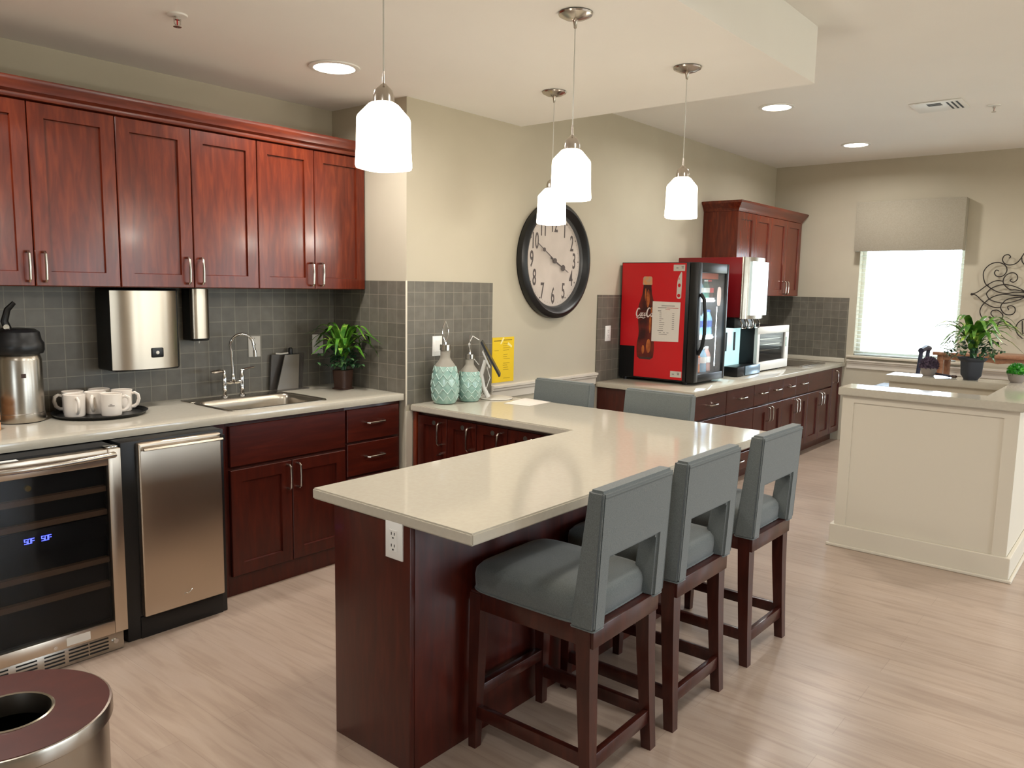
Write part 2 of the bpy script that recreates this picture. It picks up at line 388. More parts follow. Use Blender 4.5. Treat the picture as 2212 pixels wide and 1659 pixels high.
# ------------------------------------------------------------------ left run: worktop, wall cabinets, base units
YC, YF = 3.392, 3.43
m = M(); sx0, sx1, sy0, sy1 = 2.060, 2.630, 3.485, 3.868
ya, yb_ = sy0, YW-.009
fp = [(YC, .880), (YC+.001, .877), (YC+.004, .876), (ya, .876), (ya, .914), (YC+.004, .914), (YC+.001, .913), (YC, .910)]
m.prism([(.55, y, z) for y, z in fp], (XR-.012-.55, 0, 0))
m.box(.55, sx0, ya, yb_, .876, .914).box(sx1, XR-.012, ya, yb_, .876, .914).box(sx0, sx1, sy1, yb_, .876, .914)
single('worktop', m, quartz, 'beige stone worktop with the sink, below the left wall cabinets', 'worktop', (1.8, 3.7, .876))

def wall_unit(name, x0, x1, y0, yb, z0, z1, splits, handles, label, group, hz=.113, wm=cherry):
    t = thing(name, label, 'cabinet', ((x0+x1)/2, yb, z0), group)
    part('cabinet_body', M().box(x0+.001, x1-.001, y0+.021, yb, z0, z1, .002), wm, t)
    for i in range(len(splits)-1):
        a, b_ = splits[i]+.002, splits[i+1]-.002
        d = part('door', front(M(), (a, y0+.02, z0+.002), X, NY, b_-a, z1-z0-.004), wm, t)
        hx = handles[i]
        if hx: part('door_handle', pull(M(), (hx, y0, z0+.085), NY, Z), nickel, d, label='curved satin metal pull')
    return t
G1 = 'cherry wall cabinets above the sink run'
wall_unit('wall_cabinet', .585, 1.303, 3.735, YW-.001, 1.513, 2.285, [.585, .944, 1.303], [None, 1.272], 'cherry wall cabinet cut off by the left edge of the photo', G1)
wall_unit('wall_cabinet', 1.303, 2.021, 3.735, YW-.001, 1.513, 2.285, [1.303, 1.662, 2.021], [1.336, 1.982], 'cherry wall cabinet above the steel towel dispenser', G1)
wall_unit('wall_cabinet', 2.021, 2.745, 3.735, YW-.001, 1.513, 2.285, [2.021, 2.385, 2.745], [2.053, 2.712], 'cherry wall cabinet above the sink faucet', G1)
wall_unit('wall_cabinet', 2.745, 3.108, 3.735, YW-.001, 1.513, 2.285, [2.745, 3.108], [2.780], 'narrow single-door cherry wall cabinet above the small plant', G1)
cr = [(3.735, 2.286), (3.722, 2.288), (3.716, 2.300), (3.716, 2.306), (3.700, 2.316), (3.690, 2.346), (3.686, 2.352), (3.686, 2.366), (3.735, 2.366), (YW-.002, 2.366), (YW-.002, 2.286)]
single('crown_moulding', M().prism([(.585, y, z) for y, z in cr], (XR-.012-.585, 0, 0)), cherry_c, 'cherry crown moulding running along the top of the left wall cabinets', 'moulding', (1.8, 3.9, 2.286))

# wine cooler
t = thing('wine_cooler', 'stainless framed wine cooler with dark glass door under the worktop', 'wine cooler', (1.11, 3.6, 0))
x0, x1, yf = .81, 1.412, 3.245
m = M()
m.box(x0+.01, x1-.012, yf+.05, yf+.07, .02, .872).box(x0+.01, x1-.012, 3.9, 3.98, .02, .872).box(x0+.01, x0+.03, yf+.07, 3.9, .02, .872).box(x1-.032, x1-.012, yf+.07, 3.9, .02, .872)
m.box(x0+.03, x1-.032, yf+.07, 3.9, .02, .09).box(x0+.03, x1-.032, yf+.07, 3.9, .845, .872).box(x0+.03, x1-.03, 3.6, 3.62, .09, .845)
part('cooler_body', m, blackm, t)
m = M()
for a, b_, c, d in ((x0, x0+.055, .085, .865), (x1-.052, x1, .085, .865), (x0+.055, x1-.052, .085, .14), (x0+.055, x1-.052, .80, .865)): m.box(a, b_, yf, yf+.045, c, d, .003)
dr = part('glass_door', m, steel_w, t)
part('glass_pane', M().box(x0+.05, x1-.047, yf+.012, yf+.02, .135, .805), glass_d, dr)
hp = [V((x0+.02+(x1-x0-.05)*k/16, yf-.012-.035*math.sin(PI*min(1, k/16*1.0)), .842)) for k in range(17)]
hp = [V((x0+.02, yf+.0, .842))]+hp+[V((x1-.03, yf+.0, .842))]
part('door_handle', M().tube(hp, .012, 12), steel, dr)
for z in (.703, .606, .403, .298):
    part('shelf', M().box(x0+.056, x1-.054, yf+.024, yf+.30, z-.014, z+.008), shelf_b, t, label='brown wooden shelf front')
m = M().box(x0+.06, x1-.056, yf+.026, yf+.04, .50, .585); dp = part('display_panel', m, black, t)
m = M()
def seg7(m, ch, x, z, s):
    SG = {'5': 'afgcd', '0': 'abcdef', 'F': 'aefg', 'S': 'afgcd'}[ch]
    w = s*.5; q = {'a': ((0, s), (w, s)), 'g': ((0, s/2), (w, s/2)), 'd': ((0, 0), (w, 0)), 'f': ((0, s/2), (0, s)), 'e': ((0, 0), (0, s/2)), 'b': ((w, s/2), (w, s)), 'c': ((w, 0), (w, s/2))}
    for c_ in SG:
        (a, b_), (c, d) = q[c_]; m.box(x+min(a, c)-.001, x+max(a, c)+.001, yf+.0235, yf+.0255, z+min(b_, d)-.001, z+max(b_, d)+.001)
for xx in (1.050, 1.110):
    m = M()
    for k, ch in enumerate('50F'): seg7(m, ch, xx+k*.0125, .538, .018)
    part('blue_readout', m, led_m, dp)

part('control_knob', M().cyl((1.074, yf+.026, .752), (1.074, yf+.04, .752), .011), inky, t)
m = M(); m.box(x0+.012, x1-.012, yf+.02, yf+.028, .004, .082, .002)
m.mi = 1
for gx in (.93, 1.03, 1.13, 1.22, 1.30):
    for k in range(4): m.box(gx-.037, gx+.037, yf+.0185, yf+.021, .018+k*.015, .024+k*.015)
m.mi = 2; m.cyl((1.365, yf+.02, .045), (1.365, yf+.012, .045), .010)
part('vent_grille', m, [steel, blackm, chrome], t, label='steel kick grille with dark slots')
part('hinge', M().box(1.36, 1.405, yf+.01, yf+.05, .866, .874, .002).cyl((1.385, yf+.02, .872), (1.385, yf+.02, .876), .008), chrome, t)
part('label_plate', M().box(1.17, 1.26, yf-.001, yf+.001, .094, .128), offw, t, label='grey printed rating label')
part('label_plate', M().box(.985, 1.045, yf+.02, yf+.045, .866, .868), white, t)
part('door_lock', M().cyl((1.128, yf+.001, .102), (1.128, yf-.003, .102), .007), chrome, t)

# ice machine
t = thing('ice_machine', 'narrow stainless door appliance with black body beside the wine cooler', 'ice maker', (1.66, 3.6, 0))
x0, x1, yf = 1.493, 1.869, 3.262
part('appliance_body', M().box(1.432, x1+.03, yf+.035, 3.97, .0, .874, .004).box(x0-.005, x1+.004, yf+.03, yf+.06, .0, .098, .002), black, t)
d = part('door', M().box(x0, x1, yf, yf+.035, .102, .866, .008, 3), steel_w, t)
m = M().prism([(x0+.012, yf+.001, .852), (x0+.012, yf-.022, .846), (x0+.012, yf-.026, .838), (x0+.012, yf-.018, .834), (x0+.012, yf+.001, .842)], (x1-x0-.016, 0, 0)); part('door_handle', m, steel, d)
part('handle_cap', M().box(x1-.006, x1+.004, yf-.022, yf+.0, .832, .858), black, d)
m = M().tube([(1.668, yf-.0012, .158), (1.676, yf-.0015, .164), (1.684, yf-.0015, .158)], .0022, 6); m.tube([(1.688, yf-.0015, .158), (1.70, yf-.0015, .165), (1.708, yf-.0012, .174)], .0022, 6)
part('maker_emblem', m, chrome, d, label='small swoosh emblem')

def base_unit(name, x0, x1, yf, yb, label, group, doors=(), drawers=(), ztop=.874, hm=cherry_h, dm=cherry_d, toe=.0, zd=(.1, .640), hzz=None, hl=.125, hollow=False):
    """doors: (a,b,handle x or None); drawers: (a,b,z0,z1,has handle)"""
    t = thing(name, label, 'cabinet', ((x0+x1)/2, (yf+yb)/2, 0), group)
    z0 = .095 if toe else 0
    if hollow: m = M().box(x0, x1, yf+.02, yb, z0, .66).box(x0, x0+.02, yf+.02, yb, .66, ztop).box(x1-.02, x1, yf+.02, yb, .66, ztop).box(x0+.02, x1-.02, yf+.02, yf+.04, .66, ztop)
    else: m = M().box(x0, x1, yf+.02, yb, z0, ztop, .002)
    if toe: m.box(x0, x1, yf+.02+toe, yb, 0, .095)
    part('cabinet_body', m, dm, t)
    for a, b_, hx in doors:
        d = part('door', front(M(), (a+.002, yf+.02, zd[0]+.002), X, NY, b_-a-.004, zd[1]-zd[0]-.004), dm, t)
        if hx: part('door_handle', pull(M(), (hx, yf, (hzz or zd[1]-.085)), NY, Z, hl), nickel, d)
    for a, b_, c, e, h in drawers:
        d = part('drawer', front(M(), (a+.002, yf+.02, c+.002), X, NY, b_-a-.004, e-c-.004, False), hm, t)
        if h: part('drawer_handle', pull(M(), ((a+b_)/2, yf, (c+e)/2+.01), NY, X, hl), nickel, d)
    return t
base_unit('base_cabinet', 1.985, 2.700, 3.41, YW-.001, 'cherry double-door sink cabinet under the steel sink', None, [(1.995, 2.347, 2.317), (2.347, 2.695, 2.377)], [(1.995, 2.695, .652, .858, False)], hollow=True)
base_unit('base_cabinet', 2.700, 3.106, 3.41, YW-.001, 'cherry drawer cabinet at the right end of the sink run', None, [], [(2.704, 3.086, .672, .858, True), (2.704, 3.086, .478, .664, True), (2.704, 3.086, .284, .470, True), (2.704, 3.086, .09, .276, True)])
single('filler_panel', M().box(1.902, 1.984, 3.43, 3.95, 0, .872), cherry_d, 'dark cherry filler strip between the ice maker and sink cabinet', 'panel', (1.94, 3.7, 0))

# sink and faucet
t = thing('sink', 'rectangular drop-in stainless sink in the left worktop', 'sink', (2.345, 3.71, .914))
m = M(); c = (2.345, 3.672, 0)
m.sup([(.9145, .300, .200), (.919, .299, .199), (.921, .292, .192), (.919, .284, .186), (.912, .276, .180), (.890, .270, .175), (.75, .252, .160), (.732, .22, .13), (.731, .001, .001)], c, 9, 64, cap=False)
part('basin', m, steel, t, 40)
part('faucet_ledge', M().box(2.05, 2.64, 3.868, 3.975, .9145, .9185, .002), steel, t)
part('drain', M().cyl((2.345, 3.672, .7315), (2.345, 3.672, .7345), .04), chrome, t)
t = thing('faucet', 'chrome bridge faucet with tall gooseneck spout on the sink', 'faucet', (2.33, 3.925, .919))
m = M()
for fx in (2.277, 2.383):
    m.lathe([(.019, .9185), (.019, .926), (.012, .93), (.011, .95), (.015, .96), (.011, .97), (.013, .99), (.013, 1.035), (.009, 1.045), (.008, 1.062), (.005, 1.068)], (fx, 3.925, 0), 16)
m.tube([(2.277, 3.925, 1.0), (2.31, 3.925, .995), (2.33, 3.925, .999), (2.35, 3.925, .995), (2.383, 3.925, 1.0)], .0085, 10)
m.lathe([(.008, .99), (.014, 1.005), (.011, 1.03), (.007, 1.045)], (2.33, 3.925, 0), 14)
part('bridge_body', m, chrome, t)
pts = [V((2.33-.006*k/4, 3.925, 1.03+.035*k)) for k in range(5)]
cx_, cz_, R_ = 2.375, 1.205, .058
for k in range(11):
    a = PI-k*PI*1.02/10; pts.append(V((cx_-.0+R_*math.cos(a), 3.925-.045*(k/10), cz_+R_*math.sin(a))))
pts.append(pts[-1]+V((.004, -.004, -.03)))
part('spout', M().tube(pts, .0075, 12), chrome, t)
part('aerator', M().cyl(pts[-1], pts[-1]+V((.001, -.001, -.035)), .010), chrome, t)
part('lever_handle', M().tube([(2.277, 3.925, 1.058), (2.25, 3.92, 1.064), (2.195, 3.915, 1.062)], [.010, .013, .009], 10, flat=.6), chrome, t)
part('lever_handle', M().tube([(2.383, 3.925, 1.062), (2.40, 3.91, 1.07), (2.44, 3.885, 1.078)], [.008, .007, .005], 10, flat=.6), chrome, t)

# wall-mounted dispensers
t = thing('towel_dispenser', 'wide stainless fronted paper towel dispenser on the dark backsplash', 'towel dispenser', (1.83, 4.04, 1.1))
part('housing', M().box(1.668, 1.992, 3.85, YW-.009, 1.105, 1.508, .012, 3), black, t)
m = M(); P_ = []
for k in range(13):
    a = (k-6)/6; P_.append((1.827+.168*a, 3.815+.045*abs(a)**3))
m.loft([[V((x, y, z)) for x, y in P_]+[V((x, 3.862, z)) for x, y in reversed(P_)] for z in (1.115, 1.497)])
part('front_cover', m, steel_w, t, 50)
m = M().box(1.828, 1.888, 3.811, 3.818, 1.170, 1.218, .006, 3); w_ = part('level_window', m, black, t)
part('window_mark', M().lathe([(.009, 0), (.007, .003)], (1.858, 3.811, 1.194), 12, NY), offw, w_)
t = thing('soap_dispenser', 'slim upright stainless soap dispenser beside the towel dispenser', 'soap dispenser', (2.155, 4.04, 1.22))
part('housing', M().box(2.112, 2.205, 3.935, YW-.009, 1.232, 1.508, .008, 3), black, t)
m = M(); P_ = [(2.158+.05*(k-5)/5, 3.925+.018*abs((k-5)/5)**3) for k in range(11)]
m.loft([[V((x, y, z)) for x, y in P_]+[V((x, 3.952, z)) for x, y in reversed(P_)] for z in (1.245, 1.507)])
part('front_cover', m, steel_w, t, 50)
part('nozzle', M().cyl((2.158, 3.965, 1.232), (2.158, 3.965, 1.218), .007, .004), offw, t)

def plate(c, R, N_, label, kind='data', w=.078, h=.120, cat='outlet'):
    c, R, N_ = V(c), V(R), V(N_)
    def bx(m, u0, u1, v0, v1, n0, n1): 
        P = lambda u, v, n: c+R*u+Z*v+N_*n
        m.loft([[P(u0, v0, n0), P(u1, v0, n0), P(u1, v1, n0), P(u0, v1, n0)], [P(u0, v0, n1), P(u1, v0, n1), P(u1, v1, n1), P(u0, v1, n1)]]); return m
    t = thing('outlet_plate' if kind != 'switch' else 'light_switch', label, cat, c)
    m = M(); P = lambda u, v, n: c+R*u+Z*v+N_*n
    m.loft([[P(a*(w/2-i), b_*(h/2-i), n) for a, b_ in ((-1, -1), (1, -1), (1, 1), (-1, 1))] for i, n in ((0, 0), (0, .004), (.003, .006))])
    pl = part('cover_plate', m, white if kind != 'data' else offw, t)
    m = M()
    if kind == 'data':
        for v in (-.012, .012): bx(m, -.005, .005, v-.005, v+.005, .006, .007)
        for v in (-.048, .048): bx(m, -.002, .002, v-.002, v+.002, .006, .0065)
        part('socket', m, blackm, t)
    elif kind == 'power':
        f = M(); bx(f, -.017, .017, -.034, .034, .006, .008); part('receptacle', f, white, t)
        for v in (-.019, .019): bx(m, -.009, -.006, v-.001, v+.008, .008, .0085); bx(m, .005, .008, v-.001, v+.008, .008, .0085); bx(m, -.003, .003, v-.012, v-.007, .008, .0085)
        part('slots', m, blackm, t)
    else:
        bx(m, -.018, .018, -.034, .034, .006, .010); part('rocker', m, white, t)
    return t
plate((2.541, YW-.009, 1.177), X, NY, 'beige two-jack wall plate behind the faucet spout')
plate((2.985, YW-.009, 1.172), X, NY, 'beige wall plate half hidden by the small potted plant', 'power')
plate((3.362, YK-.009, 1.184), X, NY, 'white rocker light switch on the tile behind the taller teal bottle', 'switch', cat='switch')
plate((5.255, YK-.009, 1.195), X, NY, 'pale outlet plate on the tile left of the red drinks fridge', 'power')

# ------------------------------------------------------------------ things on the left worktop
t = thing('airpot', 'steel coffee airpot with black pump lid on the left worktop', 'coffee dispenser', (1.265, 3.885, .914))
c = (1.265, 3.885, 0)
m = M().lathe([(.088, .916), (.094, .918), (.096, .925), (.096, .955), (.094, .957), (.094, .96), (.093, 1.19), (.086, 1.215), (.080, 1.222)], c, 48); part('body', m, steel, t)
part('base_ring', M().lathe([(.09, .914), (.094, .9165), (.09, .919)], c, 40), black, t)
m = M().lathe([(.084, 1.214), (.100, 1.218), (.106, 1.232), (.106, 1.262), (.096, 1.278), (.090, 1.312), (.070, 1.326), (.03, 1.33)], c, 48)
lid = part('pump_lid', m, black, t)
part('pump_lever', M().tube([(1.235, 3.885, 1.32), (1.222, 3.885, 1.36), (1.235, 3.882, 1.41), (1.262, 3.88, 1.44)], [.024, .022, .019, .014], 12, flat=.6), black, lid)
part('lever_pin', M().cyl((1.222, 3.865, 1.335), (1.222, 3.905, 1.335), .012), chrome, lid)
cd_ = V((-.31, -.951, 0)); rd_ = V((.951, -.31, 0)); q_ = V((1.265, 3.885, 1.125))+cd_*.0915+rd_*.018; part('badge', M().prism([q_+rd_*.009-Z*.009, q_+rd_*.009+Z*.009, q_-rd_*.009+Z*.009, q_-rd_*.009-Z*.009], cd_*.003), numer, t)
m = M()
for i, (z) in enumerate((.914, .955, .996)): m.box(.93, 1.128, 3.70, 3.72, z+.001, z+.036, .003); m.box(.93, .95, 3.72, 3.86, z+.001, z+.036, .003); m.box(1.108, 1.128, 3.72, 3.86, z+.001, z+.036, .003)
m.box(.93, 1.128, 3.86, 3.875, .915, 1.032, .003).box(.95, 1.108, 3.72, 3.86, .915, .925)
single('wooden_crate', m, woodl, 'pale wooden crate corner at the left edge beside the airpot', 'crate', (1.03, 3.78, .914))

single('serving_tray', M().lathe([(.15, .9145), (.188, .9165), (.203, .931), (.206, .931), (.19, .9145)][::1], (1.585, 3.838, 0), 64).lathe([(.001, .9155), (.178, .9155), (.178, .9185), (.001, .9185)], (1.585, 3.838, 0), 48), black, 'round black tray holding the white mugs', 'tray', (1.585, 3.838, .914))
t = thing('mug', 'front left white mug on the tray, handle turned to the front', 'mug', (0, 0, 0), 'white mugs on the black tray')
m = M().lathe([(.030, 0), (.040, .001), (.042, .01), (.0425, .05), (.044, .09), (.045, .096), (.0435, .0975), (.041, .095), (.0395, .05), (.038, .012), (.002, .009)], (0, 0, 0), 40); cup = part('cup', m, ceram, t)
m = M().tube([(.040, 0, .078), (.056, 0, .083), (.070, 0, .074), (.073, 0, .055), (.066, 0, .032), (.052, 0, .020), (.041, 0, .020)], .0062, 10, flat=1.3)
part('mug_handle', m, ceram, t)
KIDS.clear(); index_kids(t); mug0 = t
MZ = .9186
spots = [((1.470, 3.835), -1.7, None), ((1.600, 3.752), -.45, 'front white mug with a small printed line, right on the tray'), ((1.572, 3.858), -2.15, 'middle white mug on the tray between the two front ones'),
         ((1.506, 3.944), 2.9, 'back left white mug on the tray, mostly hidden'), ((1.630, 3.952), 1.2, 'back middle white mug on the tray, only its rim showing'), ((1.692, 3.850), -.7, 'rightmost white mug on the tray behind the printed one')]
for (mx_, my_), rz, lb in spots:
    o = mug0 if lb is None else copy_tree(mug0, label=lb)
    o.location = (mx_, my_, MZ); o.rotation_euler.z = rz; o.scale = (1.06, 1.06, 1.06)
    if lb and 'printed line' in lb: prm = o
m = M(); WORG['prm'] = V((0, 0, 0))
m.box(-.013, .013, -.0440, -.0427, .046, .048).box(-.007, .003, -.0440, -.0428, .052, .0535).xf(Matrix.Rotation(.45-.40, 4, 'Z'))
me_ = part('printed_text', m, numer, mug0); me_.parent = prm

# tapered acrylic stand behind the sink
t = thing('acrylic_stand', 'grey translucent upright stand with black knob behind the sink', 'stand', (2.73, 3.99, .914))
part('back_panel', M().prism([(2.625, 4.035, .915), (2.85, 4.035, .915), (2.865, 4.035, 1.125), (2.64, 4.035, 1.125)], (0, -.012, 0)), slatem, t)
part('front_pouch', M().prism([(2.648, 3.99, .915), (2.795, 3.99, .915), (2.812, 4.00, 1.122), (2.712, 4.00, 1.122)], (0, -.006, 0)), slatel, t)
part('base_foot', M().box(2.63, 2.85, 3.95, 4.035, .9145, .919, .002), slatem, t)
part('knob', M().lathe([(.010, 1.11), (.013, 1.12), (.013, 1.155), (.008, 1.163)], (2.762, 4.012, 0), 14), black, t)
part('top_clip', M().tube([(2.665, 4.02, 1.131), (2.70, 4.015, 1.128), (2.745, 4.012, 1.131)], .005, 8), offw, t)

# leafy plants ---------------------------------------------------------------
def blade(m, base, az, ln, wd, rise, droop, seg=8, fold=.25):
    d = V((math.cos(az), math.sin(az), 0)); s_ = V((-d.y, d.x, 0)); base = V(base); L_, R_, C_ = [], [], []
    for k in range(seg+1):
        t = k/seg; p = base+d*ln*(t**1.15)+Z*(rise*math.sin(min(1, t*1.15)*PI*.62)-droop*t**2.6)
        w = wd*math.sin(PI*min(.98, .10+t*.88))**.8*.5
        L_.append(p+s_*w+Z*fold*w); R_.append(p-s_*w+Z*fold*w); C_.append(p)
    vs = L_+C_+R_; n = seg+1; fs = []
    for k in range(seg): fs += [(k, k+1, n+k+1, n+k), (n+k, n+k+1, 2*n+k+1, 2*n+k)]
    m.add(vs, fs)
def plant(c, r_, hs, seed, nb=26, nl=60):
    rnd = random.Random(seed); a, b_ = M(), M()
    for k in range(nb):
        az = rnd.uniform(0, 2*PI); q = rnd.random()
        blade(a, V(c)+V((rnd.uniform(-.02, .02), rnd.uniform(-.02, .02), rnd.uniform(0, .03))), az, r_*rnd.uniform(.55, 1.15), rnd.uniform(.024, .042), hs*rnd.uniform(.45, 1.15), hs*rnd.uniform(.05, .6))
    for k in range(nl):
        az = rnd.uniform(0, 2*PI); rr = r_*rnd.uniform(.1, .6)
        p = V(c)+V((math.cos(az)*rr, math.sin(az)*rr, rnd.uniform(-.05, .07)))
        blade(b_, p, az+rnd.uniform(-1, 1), rnd.uniform(.03, .06), rnd.uniform(.024, .038), .02, rnd.uniform(0, .04), 5)
    return a, b_
t = thing('potted_plant', 'leafy green plant in small brown pot in the worktop corner', 'plant', (2.985, 3.80, .914))
part('pot', M().sup([(.9145, .052, .052), (.922, .052, .052), (.924, .044, .044), (.93, .043, .043), (1.02, .050, .050), (1.03, .050, .050)], (2.985, 3.80, 0), 5, 32, .2), brownpot, t)
a, b_ = plant((2.97, 3.79, 1.09), .235, .19, 5, 34, 80); 
for mm in (a, b_):
    for v in mm.v:
        v.x = min(v.x, XR-.018); v.y = min(v.y, YW-.014)
part('long_leaves', a, leaf_m, t, 60); part('low_leaves', b_, leaf_d, t, 60)
part('stems', M().tube([(2.985, 3.80, 1.02), (2.98, 3.80, 1.10)], .012, 8).tube([(2.995, 3.80, 1.02), (3.01, 3.79, 1.10)], .008, 8), leaf_d, t)

# ------------------------------------------------------------------ island
ZI = .850
m = M(); cr_ = [(1.595, 1.456), (3.822, 1.456), (3.822, YK-.010), (3.142, YK-.010), (3.142, 2.204), (1.595, 2.204)]
bm = bmesh.new(); vs = [bm.verts.new((x, y, .812)) for x, y in cr_]; f_ = bm.faces.new(vs)
e_ = bmesh.ops.extrude_face_region(bm, geom=[f_])
for v in [g for g in e_['geom'] if isinstance(g, bmesh.types.BMVert)]: v.co.z = ZI
bmesh.ops.bevel(bm, geom=[e for e in bm.edges if e.calc_length() > 0], offset=.005, segments=2, affect='EDGES')
single('worktop', M().bm(bm), quartz, 'L-shaped beige stone island top with the three stools along it', 'worktop', (2.7, 1.9, .812))
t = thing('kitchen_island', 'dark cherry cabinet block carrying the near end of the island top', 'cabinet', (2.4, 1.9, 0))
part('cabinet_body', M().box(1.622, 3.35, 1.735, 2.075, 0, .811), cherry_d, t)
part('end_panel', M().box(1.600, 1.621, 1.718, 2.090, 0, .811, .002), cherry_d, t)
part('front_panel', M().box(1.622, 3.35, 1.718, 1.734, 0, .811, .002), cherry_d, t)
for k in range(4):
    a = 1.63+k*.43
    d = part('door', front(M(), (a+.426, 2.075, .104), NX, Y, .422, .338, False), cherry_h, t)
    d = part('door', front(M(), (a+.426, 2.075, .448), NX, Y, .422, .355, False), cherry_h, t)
plate((1.600, 1.787, .757), NY, NX, 'white power outlet on the near end of the island', 'power')

t = thing('island_cabinet', 'cherry cabinet of narrow doors under the back leg of the island', 'cabinet', (3.29, 2.85, 0))
part('cabinet_body', M().box(3.190, 3.40, 2.11, 3.372, .0, .811, .002), cherry_d, t)
part('end_trim', M().box(3.165, 3.190, 3.345, 3.374, .0, .811, .002), cherry, t)
ys = [3.342, 3.100, 2.873, 2.648, 2.42, 2.19]
for k in range(5):
    a, b_ = ys[k], ys[k+1]
    d = part('door', front(M(), (3.190, a-.002, .10), NY, NX, a-b_-.004, .69, fr=.05), cherry_d, t)
    part('door_handle', pull(M(), (3.170, b_+.045, .70), NX, Z), nickel, d)
    part('round_sticker', M().lathe([(.014, 0), (.013, .0015)], (3.1697, b_+.105, .757), 20, NX), slatem, d)
    if k == 0: part('door_lock', M().cyl((3.170, b_+.035, .585), (3.150, b_+.035, .585), .009).box(3.13, 3.152, b_+.028, b_+.042, .578, .584), nickel, d)

# ------------------------------------------------------------------ bar stools
def stool():
    t = thing('bar_stool', 'nearest grey-green upholstered stool with square cut-out back, at the island corner', 'bar stool', (0, 0, 0), 'upholstered stools at the island')
    m = M(); w = .205
    # cushion: lofted pad with crowned top
    rings = [(.552, w-.004, .225), (.556, w+.001, .230), (.60, w+.003, .233), (.622, w, .230), (.638, w-.012, .216), (.650, w-.05, .175), (.656, w-.12, .09)]
    m.sup(rings, (0, .02, 0), 7, 48); part('seat_cushion', m, fabric, t, 50)
    m = M().tube([V((math.copysign(abs(math.cos(a))**(2/7), math.cos(a))*(w+.001), .02+math.copysign(abs(math.sin(a))**(2/7), math.sin(a))*.231, .556)) for a in [2*PI*k/48 for k in range(48)]], .0035, 6, closed=True); part('seat_piping', m, fabric, t, 50)
    # back: inverted U profile, leaning slightly backwards
    bm = bmesh.new(); o = [(-.213, .545), (-.148, .545), (-.148, .762), (.148, .762), (.148, .545), (.213, .545), (.213, .975), (-.213, .975)]
    vs = [bm.verts.new((x, 0, z)) for x, z in o]
    ff = [bm.faces.new([vs[i] for i in q]) for q in ((0, 1, 2, 3, 4, 5, 6, 7),)]
    e_ = bmesh.ops.extrude_face_region(bm, geom=ff)
    nv = [g for g in e_['geom'] if isinstance(g, bmesh.types.BMVert)]
    for v in nv: v.co.y = 1
    for v in bm.verts:
        k = (v.co.z-.545)/.43
        ybk = -.250-.022*k; th = .088-.032*k
        v.co.y = ybk if v.co.y < .5 else ybk+th
    bmesh.ops.bevel(bm, geom=bm.edges[:], offset=.009, segments=3, affect='EDGES', clamp_overlap=True)
    bk = part('backrest', M().bm(bm), fabric, t, 75)
    m = M()
    m.tube([(-.206, -.2715, .958), (.206, -.2715, .958)], .0024, 6)
    for sx in (-1, 1): m.tube([(sx*.206, -.247, .549), (sx*.156, -.247, .549), (sx*.152, -.243, .549), (sx*.151, -.170, .549), (sx*.155, -.166, .549), (sx*.205, -.166, .549), (sx*.210, -.170, .549), (sx*.210, -.243, .549)], .0032, 6, closed=True); m.tube([(sx*.2095, -.2485, .56), (sx*.2095, -.2680, .966)], .0022, 6)
    part('back_piping', m, fabric, t, 50)
    m = M()
    m.box(-.20, .20, -.243, -.205, .49, .552, .003).box(-.20, .20, .205, .240, .49, .552, .003).box(-.20, -.165, -.206, .206, .49, .552, .003).box(.165, .20, -.206, .206, .49, .552, .003)
    part('seat_frame', m, stoolwood, t)
    for sx in (-1, 1):
        m = M(); secs = [(.0, -.252, .036, .187), (.15, -.244, .040, .184), (.35, -.236, .046, .180), (.545, -.232, .052, .178)]
        m.loft([[V((sx*cx-d/2, y, z)), V((sx*cx+d/2, y, z)), V((sx*cx+d/2, y+d, z)), V((sx*cx-d/2, y+d, z))] for z, y, d, cx in secs]); part('leg', m, stoolwood, t, 0)
        m = M(); secs = [(.0, .238, .030, .190), (.15, .240, .036, .188), (.35, .240, .042, .184), (.545, .240, .046, .180)]
        m.loft([[V((sx*cx-d/2, y-d, z)), V((sx*cx+d/2, y-d, z)), V((sx*cx+d/2, y, z)), V((sx*cx-d/2, y, z))] for z, y, d, cx in secs]); part('leg', m, stoolwood, t, 0)
        part('stretcher', M().box(sx*.187-.011, sx*.187+.011, -.215, .215, .105, .150, .002), stoolwood, t)
    part('stretcher', M().box(-.17, .17, -.240, -.218, .095, .142, .002), stoolwood, t)
    part('footrest', M().box(-.17, .17, .208, .236, .175, .215, .002), stoolwood, t)
    return t
s0 = stool(); index_kids(s0)
for x, y, rz, lb in [(2.050, 1.452, .02, None), (2.575, 1.450, 0, 'middle grey-green stool of the three along the long side of the island'), (3.215, 1.447, -.01, 'grey-green stool at the far end of the long side, nearest the white half wall'),
                     (3.695, 2.835, PI/2, 'stool whose back shows behind the island, below the wall clock'), (3.690, 2.165, PI/2, 'stool whose back shows behind the island, below the red drinks fridge')]:
    o = s0 if lb is None else copy_tree(s0, label=lb)
    o.location = (x, y, 0); o.rotation_euler.z = rz

